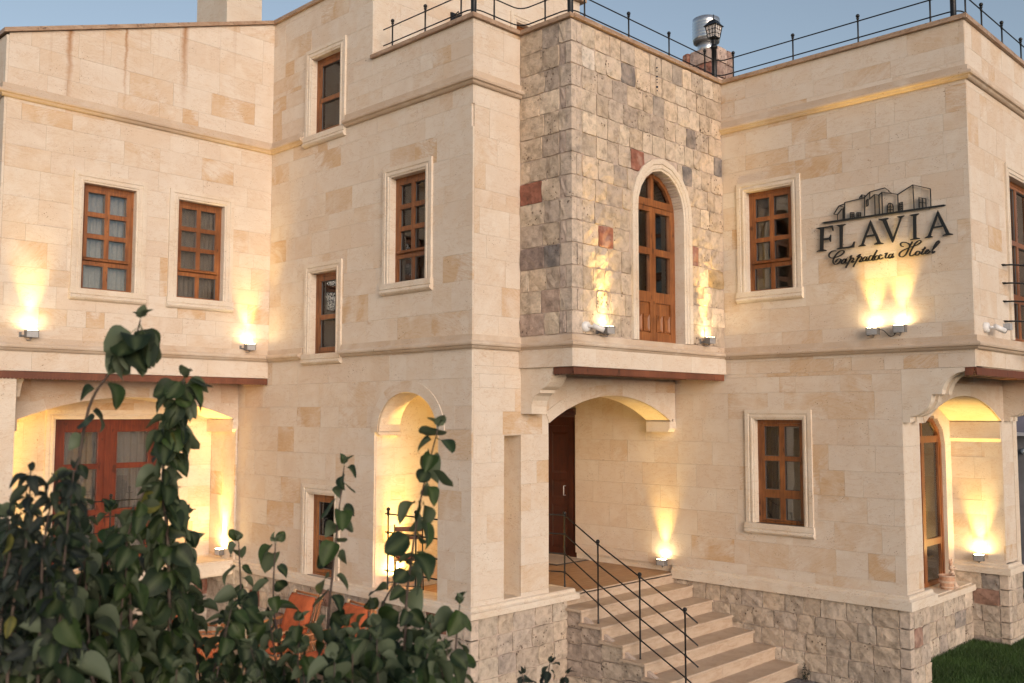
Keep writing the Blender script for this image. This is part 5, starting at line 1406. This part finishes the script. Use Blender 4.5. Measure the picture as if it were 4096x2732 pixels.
b = MB(); b.ball((.165, -.01, .285), .045, 14, (1, 1, 1.05)); b.ball((.165, -.05, .272), .024, 10); b.build('head', cer2, rb)
for s, tx in ((-1, -.05), (1, .035)):
    b = MB(); b.tube([(.165 + s * .018, 0, .31), (.165 + tx * .6, 0, .36), (.165 + tx * 1.1, 0, .415)], [.014, .020, .003], 8); b.build('ear', cer, rb)
for s in (-1, 1):
    b = MB(); b.ball((.165 + s * .018, -.05, .295), .007, 8); b.build('eye', M['sign'], rb)
b = MB(); b.box(.02, .24, -.10, .06, -.0, .012); b.build('foot_plate', cer2, rb)
place(rb, (14.60, 5.36, .886))

# ---- small folding chairs and table in the loggia
def bistro_chair(name, label):
    t = local_thing(name, label, 'chair', 'folding chairs in the loggia')
    for z in (.80, .70):
        b = MB(); b.box(-.19, .19, .165, .185, z - .03, z + .03); b.build('back_slat', M['wood_red'], t)
    for k in range(5):
        b = MB(); y = -.16 + k * .075; b.box(-.19, .19, y, y + .055, .44, .455); b.build('seat_slat', M['wood_red'], t)
    b = MB(); b.ball((0, -.01, .475), .17, 14, (1, 1, .14)); b.build('seat_cushion', mat_plain('red_patterned_cushion', (.22, .03, .035), .9, grain=.5, gs=40), t)
    for s in (-1, 1):
        b = MB(); b.tube([(s * .18, .18, .86), (s * .18, .10, .45), (s * .18, -.22, .0)], .009, 6); b.build('leg', M['iron'], t)
        b = MB(); b.tube([(s * .165, -.18, .44), (s * .165, .22, .0)], .009, 6); b.build('leg', M['iron'], t)
    b = MB(); b.tube([(-.18, -.16, .08), (.18, -.16, .08)], .007, 6); b.tube([(-.165, .16, .07), (.165, .16, .07)], .007, 6); b.build('stretcher', M['iron'], t)
    return t
bc = bistro_chair('folding_chair', 'wooden slatted folding chair left behind the loggia railing'); place(bc, (8.02, 9.62, 1.12), R(-38))
c = copy_tree(bc); place(c, (8.45, 8.90, 1.12), R(-150), 'wooden slatted folding chair on the right in the arched loggia')

# ---- rattan armchairs
rat = mat_wood('rattan_cane', (.36, .13, .045), (.50, .22, .09), .45)
cush = mat_plain('terracotta_cushion', (.42, .10, .035), .95, grain=.12, gs=18, bumpd=.01)
pale = mat_plain('cane_binding', (.52, .38, .24), .7)
def rattan(name, label):
    """faces -Y in local space"""
    t = local_thing(name, label, 'armchair', 'rattan armchairs on the paving')
    W = .30
    b = MB()
    for s in (-1, 1):
        b.tube([(s * W, .42, 1.02), (s * W, .26, .42), (s * W, .22, .02)], .018, 8)
        b.tube([(s * (W - .045), .40, 1.00), (s * (W - .045), .25, .44)], .012, 8)
    for z, y in ((1.01, .42), (.96, .405), (.50, .29)): b.tube([(-W - .03, y, z), (W + .03, y, z)], .015, 8)
    b.build('back_frame', rat, t)
    for s in (-1, 1):
        b = MB(); b.tube([(s * (W + .03), .36, .70), (s * (W + .05), -.02, .66), (s * (W + .05), -.30, .64)], .021, 8)
        b.tube([(s * (W + .03), -.27, .64), (s * (W + .01), -.27, .02)], .018, 8); b.tube([(s * (W + .04), -.28, .56), (s * (W + .04), .30, .58)], .014, 8)
        b.build('armrest', rat, t)
        b = MB()
        for k in range(9):
            y = -.24 + k * .06; b.tube([(s * (W + .03), y, .57), (s * (W + .02), y + .10, .34)], .005, 5); b.tube([(s * (W + .03), y + .06, .57), (s * (W + .02), y - .04, .34)], .005, 5)
        b.build('side_lattice', rat, t)
        for q_ in (((s * (W + .05), -.24, .642), (s * (W + .05), -.20, .644)), ((s * (W + .035), .29, .69), (s * (W + .035), .33, .694)), ((s * W, .405, .985), (s * W, .42, 1.035))):
            b = MB(); b.tube(q_, .026, 8); b.build('binding', pale, t)
    b = MB(); b.tube([(-W - .02, -.28, .34), (W + .02, -.28, .34)], .018, 8); b.tube([(-W - .02, .24, .32), (W + .02, .24, .32)], .018, 8)
    for s in (-1, 1): b.tube([(s * (W + .02), -.28, .34), (s * (W + .02), .26, .33)], .018, 8)
    b.build('seat_frame', rat, t)
    def cushion(name, cx, cy, cz, sx, sy, sz, tilt=0):
        b = MB(); n = 14; rows = []
        for sgn in (1, -1):
            rr = []
            for j in range(n + 1):
                r = []
                for i in range(n + 1):
                    u, v = i / n * 2 - 1, j / n * 2 - 1
                    e = (1 - abs(u) ** 5) * (1 - abs(v) ** 5); h = sz * (e ** .45)
                    for (bu, bv) in ((-.35, -.35), (.35, -.35), (-.35, .35), (.35, .35), (0, 0)): h -= sz * .55 * math.exp(-((u - bu) ** 2 + (v - bv) ** 2) / .012)
                    p = Vector((u * sx, v * sy, sgn * max(h, 0)))
                    p = Matrix.Rotation(tilt, 3, 'X') @ p
                    r.append((cx + p.x, cy + p.y, cz + p.z))
                rr.append(r)
            b.smooth = True; b.grid(rr)
        return b.build(name, cush, t)
    cushion('seat_cushion', 0, -.01, .42, .28, .29, .075)
    cushion('back_cushion', 0, .25, .74, .27, .28, .065, R(72))
    return t
ra = rattan('rattan_armchair', 'left rattan armchair with terracotta cushions behind the leaves'); place(ra, (7.02, 10.98, .02), R(-90))
c = copy_tree(ra); place(c, (7.08, 9.92, .02), R(-94), 'right rattan armchair with terracotta cushions behind the leaves')
c = copy_tree(ra); place(c, (6.15, 11.45, .02), R(60), 'rattan armchair facing the other two, almost hidden by leaves')

# ---- ground, paving, lawn
def ground_mat():
    m, n, b_ = new_mat('ground_soil'); pos = N(n, 'NewGeometry').outputs['Position']
    f = noise_(n, pos, 1.2, 5, .6); c = mixc(n, f, (.12, .10, .08), (.07, .075, .05)); n.links.new(c, b_.inputs['Base Color']); b_.inputs['Roughness'].default_value = .95; return m
b = MB(); b.face([(-400, -400, -.06), (400, -400, -.06), (400, 400, -.06), (-400, 400, -.06)]); b.build('ground', ground_mat(), kind='structure')
cob = MB(); rr = random.Random(4)
cm = mat_plain('grey_basalt_sett', (.115, .115, .125), .55, grain=.35, gs=18, bumpd=.004)
b = MB(); b.box(5.5, 11.9, 4.2, 8.2, -.05, -.012); pv = b.build('pavement', mat_plain('joint_sand', (.10, .09, .08), .95), kind='structure')
cells = []
for i in range(40):
    for j in range(26):
        x = 9.30 + i * .105 + (.05 if j % 2 else 0); y = 4.3 + j * .155
        if x > 12.3 or y > 6.6 and x > 9.3: continue
        if x + .1 > X6 - .03 and y > YA - .1: continue
        if x + .1 > 12.35: continue
        cells.append((x, y))
cells.sort(key=lambda q: (q[0] - 11.6) ** 2 + (q[1] - 5.8) ** 2)
def sett(b, x, y):
    h = rr.uniform(-.004, .003); w_, d_ = .096, .146; c_ = .008
    for (a0, a1, e0, e1, z0, z1) in ((x, x + w_, y, y + d_, -.02, h),):
        p = [(a0, e0, z0), (a1, e0, z0), (a1, e1, z0), (a0, e1, z0)]; q = [(a0, e0, z1 - .006), (a1, e0, z1 - .006), (a1, e1, z1 - .006), (a0, e1, z1 - .006)]; t = [(a0 + c_, e0 + c_, z1), (a1 - c_, e0 + c_, z1), (a1 - c_, e1 - c_, z1), (a0 + c_, e1 - c_, z1)]
        for k in range(4):
            k2 = (k + 1) % 4; b.face([p[k], p[k2], q[k2], q[k]]); b.face([q[k], q[k2], t[k2], t[k]])
        b.face(t)
for x, y in cells[:150]:
    b = MB(); sett(b, x, y); b.build('paving_sett', cm, pv)
b = MB()
for x, y in cells[150:]: sett(b, x, y)
b.build('paving_setts', cm, pv, kind='stuff')
b = MB(); b.box(-3, X2 - .01, 2.5, 16, -.05, .015); b.build('courtyard', mat_trav('courtyard_paving', (.33, .27, .22), (.24, .18, .14), .1, streak=.2), kind='structure')
lawn_m = mat_plain('lawn_soil', (.022, .035, .010), .95, grain=.3, gs=20)
b = MB(); b.box(12.12, 30, -6, 5.5, -.05, .015); b.build('lawn', lawn_m, kind='structure')
gm, gn, gb = new_mat('grass_blades'); at = N(gn, 'Attribute'); at.attribute_name = 'tint'; gn.links.new(at.outputs['Color'], gb.inputs['Base Color']); gb.inputs['Roughness'].default_value = .6
def grass(x0, x1, y0, y1, n, name, label):
    rr = random.Random(12); vs, fs, cs = [], [], []
    for i in range(n):
        x = x0 + (x1 - x0) * rr.random(); y = y0 + (y1 - y0) * rr.random()
        h = rr.uniform(.03, .075); a = rr.uniform(0, 6.28); w_ = .0035; lx, ly = rr.uniform(-.03, .03), rr.uniform(-.03, .03)
        dx, dy = math.cos(a) * w_, math.sin(a) * w_
        k = len(vs); vs += [(x - dx, y - dy, .01), (x + dx, y + dy, .01), (x + lx * .4 + dx * .6, y + ly * .4 + dy * .6, .01 + h * .6), (x + lx * .4 - dx * .6, y + ly * .4 - dy * .6, .01 + h * .6), (x + lx, y + ly, .01 + h)]
        fs += [(k, k + 1, k + 2, k + 3), (k + 3, k + 2, k + 4)]
        q = rr.uniform(.7, 1.3) * (.55 + .9 * (noise.noise((x * 1.7, y * 1.7, 0)) * .5 + .5)); c = (.045 * q, .095 * q, .018 * q, 1); cs += [c] * 7
    me = bpy.data.meshes.new(name); me.from_pydata(vs, [], fs); me.materials.append(gm)
    ca = me.color_attributes.new('tint', 'FLOAT_COLOR', 'CORNER'); ca.data.foreach_set('color', [v for c in cs for v in c])
    o = bpy.data.objects.new(name, me); COL.objects.link(o); o['kind'] = 'stuff'; tag(o, label, 'grass'); return o
grass(12.15, 16.8, 3.2, 5.45, 90000, 'grass', 'short dark green lawn grass at the foot of the right niche')
# stone kerb between setts and lawn
b = MB(); b.box(12.04, 12.11, -2, YA - .04, -.05, .03); tag(b.build('kerb', M['trav']), 'narrow stone kerb between the dark paving setts and the lawn', 'kerb')
# ---- neighbour wall on the far right
nb = thing('neighbour_building', 'dim grey building in the distance right of the porch pier', 'building', (24, 4, 0))
b = MB(); b.box(23, 23.3, -4, 9, -.05, 2.95); b.build('wall', mat_plain('grey_render', (.15, .15, .165), .9, grain=.2, gs=3), nb)
b = MB(); b.box(22.85, 23.4, -4, 9, 2.95, 3.02); b.build('cap', mat_plain('pale_cap', (.45, .46, .5), .7), nb)
b = MB(); b.box(23.6, 27, -4, 9, 0, 6.6); b.build('wall', mat_plain('blue_grey_render', (.20, .20, .26), .9, grain=.15, gs=2), nb)
pc = local_thing('wall_pipe', 'short pale pipe with a dark mouth sticking out of the grey wall', 'pipe')
b = MB(); b.tube([(0, 0, 0), (-.35, -.15, -.03)], .06, 14); b.build('pipe', M['white_plastic'], pc)
b = MB(); b.tube([(-.345, -.148, -.03), (-.36, -.155, -.031)], .05, 14); b.build('mouth', M['sign'], pc)
place(pc, (22.98, 6.72, 2.62))

# ------------------------------------------------------------------ plants
def leaf_mesh(name, mat, L=1.0, W=.42, seed=0, cup=.25, droop=.35, pointed=.5, nu=5, nv=8):
    rr = random.Random(seed); vs, fs, cs = [], [], []
    tw = rr.uniform(-.3, .3)
    for j in range(nv + 1):
        t = j / nv
        wd_ = W * (math.sin(math.pi * t ** .80) ** (.62)) * (1 - pointed * .25 * t) if 0 < t < 1 else .004
        y = L * t * (1 - .10 * droop * t); z0 = -droop * L * t * t * .55 + .05 * math.sin(t * 5 + seed)
        for i in range(nu):
            u = i / (nu - 1) * 2 - 1
            x = u * wd_; z = z0 + cup * abs(u) ** 1.3 * wd_ * 1.3 + .02 * math.sin(9 * t + 3 * u + seed) * abs(u)
            a = tw * t
            vs.append((x * math.cos(a) - z * math.sin(a) * .3, y, z + x * math.sin(a)))
    for j in range(nv):
        for i in range(nu - 1):
            a = j * nu + i; fs.append((a, a + 1, a + nu + 1, a + nu))
            cs.append(1.0 if False else 0)
    # petiole
    k = len(vs); vs += [(-.012, -.22, .05), (.012, -.22, .05), (.010, .02, 0), (-.010, .02, 0)]; fs.append((k, k + 1, k + 2, k + 3))
    me = bpy.data.meshes.new(name); me.from_pydata(vs, [], fs); me.materials.append(mat)
    ca = me.color_attributes.new('tint', 'FLOAT_COLOR', 'POINT')
    dat = []
    for j in range(nv + 1):
        for i in range(nu): dat += [1.0 if i == nu // 2 else .0, 0, 0, 1]
    dat += [1, 0, 0, 1] * 4
    ca.data.foreach_set('color', dat); me.polygons.foreach_set('use_smooth', [True] * len(fs))
    return me
ML1 = mat_leaf('quince_leaf', (.011, .023, .010), (.105, .135, .088), (.10, .13, .06))
ML2 = mat_leaf('dark_glossy_leaf', (.010, .016, .016), (.035, .05, .045), (.03, .04, .03))
LM1 = [leaf_mesh('leaf', ML1, 1, rw, k, cu, dr, po) for k, (rw, cu, dr, po) in enumerate(((.44, .22, .4, .2), (.40, .45, .7, .3), (.47, .12, .2, .1), (.38, .65, .9, .3), (.42, .3, 1.1, .3)))]
LM2 = [leaf_mesh('leaf', ML2, 1, rw, k + 10, cu, dr, po) for k, (rw, cu, dr, po) in enumerate(((.26, .3, .5, 1.2), (.22, .6, .8, 1.4), (.28, .2, .9, 1.0)))]
BK = mat_plain('young_bark', (.075, .055, .045), .8, grain=.3, gs=60, bumpd=.002)
BKG = mat_plain('green_stem', (.12, .13, .07), .7, grain=.2, gs=60)
LEAVES = []     # (priority, matrix, mesh, tree)
def add_leaf(tree, p, dirv, size, rr, meshes, prio=0, roll=None):
    d = Vector(dirv).normalized()
    up0 = Vector((rr.uniform(-.5, .5), rr.uniform(-.5, .5), 1)); 
    x = d.cross(up0).normalized(); z = x.cross(d).normalized()
    mt_ = Matrix((x, d, z)).transposed()
    mt_ = mt_ @ Matrix.Rotation(rr.gauss(0, .55), 3, 'Y')
    LEAVES.append((prio + (Vector(p) - Vector((0, 0, 3.4))).length, Matrix.Translation(Vector(p) + d * size * .22) @ (mt_ * size).to_4x4(), rr.choice(meshes), tree))
def shoot(tree, pts, r0, r1, step, size, rr, meshes, tip=True, dens=1, bare=0., mat=None, side=None):
    P = catmull3(pts, 5)
    b = MB(); n = len(P)
    b.tube([tuple(p) for p in P], [r0 + (r1 - r0) * i / (n - 1) for i in range(n)], 6)
    st = b.build('branch', mat or BK, tree)
    acc = 0; k = 0; tot = sum((q - p).length for p, q in zip(P, P[1:])); run = 0
    for p, q in zip(P, P[1:]):
        l = (q - p).length; acc += l; run += l
        while acc > step:
            acc -= step; f = run / tot
            if rr.random() < bare * (1 - f): continue
            k += 1; t = (q - p).normalized()
            for e in range(dens):
                ang = k * 2.4 + e * 2.1 + rr.uniform(-.5, .5)
                a = t.orthogonal().normalized(); c = t.cross(a)
                out = a * math.cos(ang) + c * math.sin(ang)
                dv = out * rr.uniform(.8, 1.1) + t * rr.uniform(-.25, .55) + Vector((0, 0, -.45 - rr.random() * .55))
                add_leaf(tree, q, dv, size * rr.uniform(.6, 1.22) * (1 - .28 * f), rr, meshes)
    if tip:
        for e in range(5):
            t = (P[-1] - P[-3]).normalized(); dv = t + Vector((rr.uniform(-.7, .7), rr.uniform(-.7, .7), rr.uniform(-.1, .5)))
            add_leaf(tree, P[-1], dv, size * rr.uniform(.22, .45), rr, meshes)
def catmull3(P, n=5):
    P = [Vector(p) for p in P]; Q = [P[0] * 2 - P[1]] + P + [P[-1]]; out = []
    for i in range(1, len(Q) - 2):
        for k in range(n):
            t = k / n; a, b_, c, d = Q[i - 1], Q[i], Q[i + 1], Q[i + 2]
            out.append(.5 * ((2 * b_) + (c - a) * t + (2 * a - 5 * b_ + 4 * c - d) * t * t + (3 * b_ - a - 3 * c + d) * t ** 3))
    out.append(P[-1]); return out
tree = thing('quince_tree', 'young leafy quince tree with tall soft green shoots before the camera', 'tree', (1.5, 2.7, 0))
rr = random.Random(21)
S = DATA['stems']
def down(p, q=(1.5, 2.7)): # continue a shoot to the trunk
    return (p[0] * .6 + q[0] * .4, p[1] * .6 + q[1] * .4, p[2] - .45)
opt = [  # step, leaf size, density, bareness
    (.050, .084, 1, .2), (.016, .088, 3, 0), (.026, .084, 1, .0), (.020, .100, 1, .0), (.028, .096, 1, 0), (.030, .092, 1, 0), (.030, .098, 1, 0), (.030, .086, 1, 0), (.03, .082, 1, 0), (.03, .086, 2, 0), (.03, .086, 2, 0), (.03, .084, 2, 0)]
for s, (st, sz, dn, br) in zip(S, opt):
    shoot(tree, [down(s[0])] + s, .0065, .0018, st, sz, rr, LM1, dens=dn, bare=br)
# the full cluster at the tip of the tallest shoot
A_ = S[0]
for k in range(20):
    p = Vector(A_[-2]).lerp(Vector(A_[-1]), rr.uniform(-.25, .9))
    add_leaf(tree, p, (rr.uniform(-1, 1), rr.uniform(-1, 1), rr.uniform(-1.3, -.1)), rr.uniform(.066, .090), rr, LM1, prio=-5)
env = [Vector(p) for p in DATA['env']]
def along(t):
    t = t * (len(env) - 1); i = min(int(t), len(env) - 2); return env[i].lerp(env[i + 1], t - i)
fwh = Vector((.7173, .6968, 0))
for k in range(104):
    t = rr.random() ** 1.05
    if .34 < t < .66 and rr.random() < .55: t *= .4
    top = along(t); top = top + fwh * rr.uniform(-.75, .40)
    top.z -= rr.random() ** 1.2 * .50 + (0.0 if t < .45 else .04)
    b0 = top + Vector((rr.uniform(-.12, .12), rr.uniform(-.12, .12), -rr.uniform(.5, .8)))
    m0 = top.lerp(b0, .5) + Vector((rr.uniform(-.06, .06), rr.uniform(-.06, .06), 0))
    shoot(tree, [down(b0), b0, m0, top], .006, .0015, .040, rr.uniform(.078, .108), rr, LM1, dens=2 if (t < .36 or t > .85) else 1)
low = [Vector(p) for p in DATA['lowenv']]
for k in range(46):
    t = rr.random() * (len(low) - 1); i = min(int(t), len(low) - 2); top = low[i].lerp(low[i + 1], t - i) + fwh * rr.uniform(-.3, .3)
    top.z -= rr.random() ** 1.3 * .22
    b0 = top + Vector((rr.uniform(-.1, .1), rr.uniform(-.1, .1), -rr.uniform(.35, .55)))
    shoot(tree, [down(b0), b0, top.lerp(b0, .5), top], .005, .0015, .032, rr.uniform(.065, .098), rr, LM1, dens=2)
b = MB(); b.tube([(1.5, 2.7, -.05), (1.48, 2.66, .6), (1.52, 2.7, 1.3), (1.5, 2.68, 2.0)], [.06, .05, .042, .03], 12); b.build('trunk', BK, tree)
b = MB()
for s in [q[0] for q in S]: b.tube([(1.5, 2.7, 1.2 + rr.random() * .7), tuple(Vector((1.5, 2.7, 1.9)).lerp(Vector(down(s)), .5) + Vector((0, 0, -.1))), down(s)], [.02, .012, .007], 8)
b.build('limbs', BK, tree)
dk = thing('dark_leaved_shrub', 'dark shrub with narrow pointed leaves at the far left edge', 'shrub', (.9, 2.4, 0))
for s in DATA['dark']:
    b0 = Vector(s[0]); shoot(dk, [(b0.x, b0.y, b0.z - .9)] + s, .005, .0015, .014, .066, rr, LM2, dens=2)
b = MB(); b.tube([(.9, 2.4, -.05), (.88, 2.36, 1.0), (.86, 2.35, 2.0)], [.04, .03, .02], 8)
for s in DATA['dark']: b.tube([(.86, 2.35, 1.7), (s[0][0], s[0][1], s[0][2] - .9)], [.012, .006], 6)
b.build('trunk', BK, dk)
lo_ = thing('low_shrub', 'dark leafed shrub tips rising at the bottom centre before the stone plinth', 'shrub', (2.75, 2.3, 0))
for s in DATA['low']:
    b0 = Vector(s[0]); shoot(lo_, [(b0.x, b0.y, b0.z - .8)] + s, .006, .002, .020, .075, rr, LM2, dens=2)
b = MB(); b.tube([(2.75, 2.3, -.05), (2.72, 2.3, 1.2)], [.04, .02], 8)
for s in DATA['low']: b.tube([(2.72, 2.3, 1.1), (s[0][0], s[0][1], s[0][2] - .8)], [.012, .006], 6)
b.build('trunk', BK, lo_)
wd2 = thing('weed', 'small dark green plant growing where the last step meets the plinth', 'plant', (11.72, 6.14, 0))
for k in range(5):
    a = rr.uniform(0, 6.28); shoot(wd2, [(11.72, 6.12, 0), (11.72 + .04 * math.cos(a), 6.12 + .04 * math.sin(a), .08), (11.72 + .07 * math.cos(a), 6.12 + .07 * math.sin(a), rr.uniform(.12, .20))], .003, .001, .02, .035, rr, LM2, dens=2)
# climbing pale plant by the armchairs
cl_ = thing('ground_plant', 'pale green leafy plant low between the armchairs and the plinth', 'plant', (6.9, 8.9, 0))
for k in range(9):
    a = rr.uniform(0, 6.28); r_ = rr.uniform(.1, .35); shoot(cl_, [(6.9, 8.9, 0), (6.9 + .5 * r_ * math.cos(a), 8.9 + .5 * r_ * math.sin(a), .3), (6.9 + r_ * math.cos(a), 8.9 + r_ * math.sin(a), rr.uniform(.35, .6))], .005, .0015, .04, .08, rr, LM1, dens=2)
# leaves: the 300 nearest of each plant are parts, the rest one mesh per plant
by = {}
for q in LEAVES: by.setdefault(q[3], []).append(q)
for t, lst in by.items():
    lst.sort(key=lambda q: q[0])
    for _, mt_, me, _t in lst[:300]:
        o = bpy.data.objects.new('leaf', me); COL.objects.link(o); o.parent = t
        o.matrix_local = Matrix.Translation(-WPOS[t]) @ mt_
    rest = lst[300:]
    if rest:
        vs, fs, cs = [], [], []
        for _, mt_, me, _t in rest:
            k = len(vs); vs += [mt_ @ v.co - WPOS[t] for v in me.vertices]; fs += [tuple(i + k for i in p.vertices) for p in me.polygons]
            r_ = rr.random(); src = me.color_attributes['tint'].data
            for v in src: cs += [v.color[0], r_, 0, 1]
        me2 = bpy.data.meshes.new('leaves'); me2.from_pydata(vs, [], fs); me2.materials.append(rest[0][2].materials[0])
        ca = me2.color_attributes.new('tint', 'FLOAT_COLOR', 'POINT'); ca.data.foreach_set('color', cs); me2.polygons.foreach_set('use_smooth', [True] * len(fs))
        o = bpy.data.objects.new('leaves', me2); COL.objects.link(o); o.parent = t; o['kind'] = 'stuff'
print('leaves', len(LEAVES), 'objects', len(bpy.data.objects))
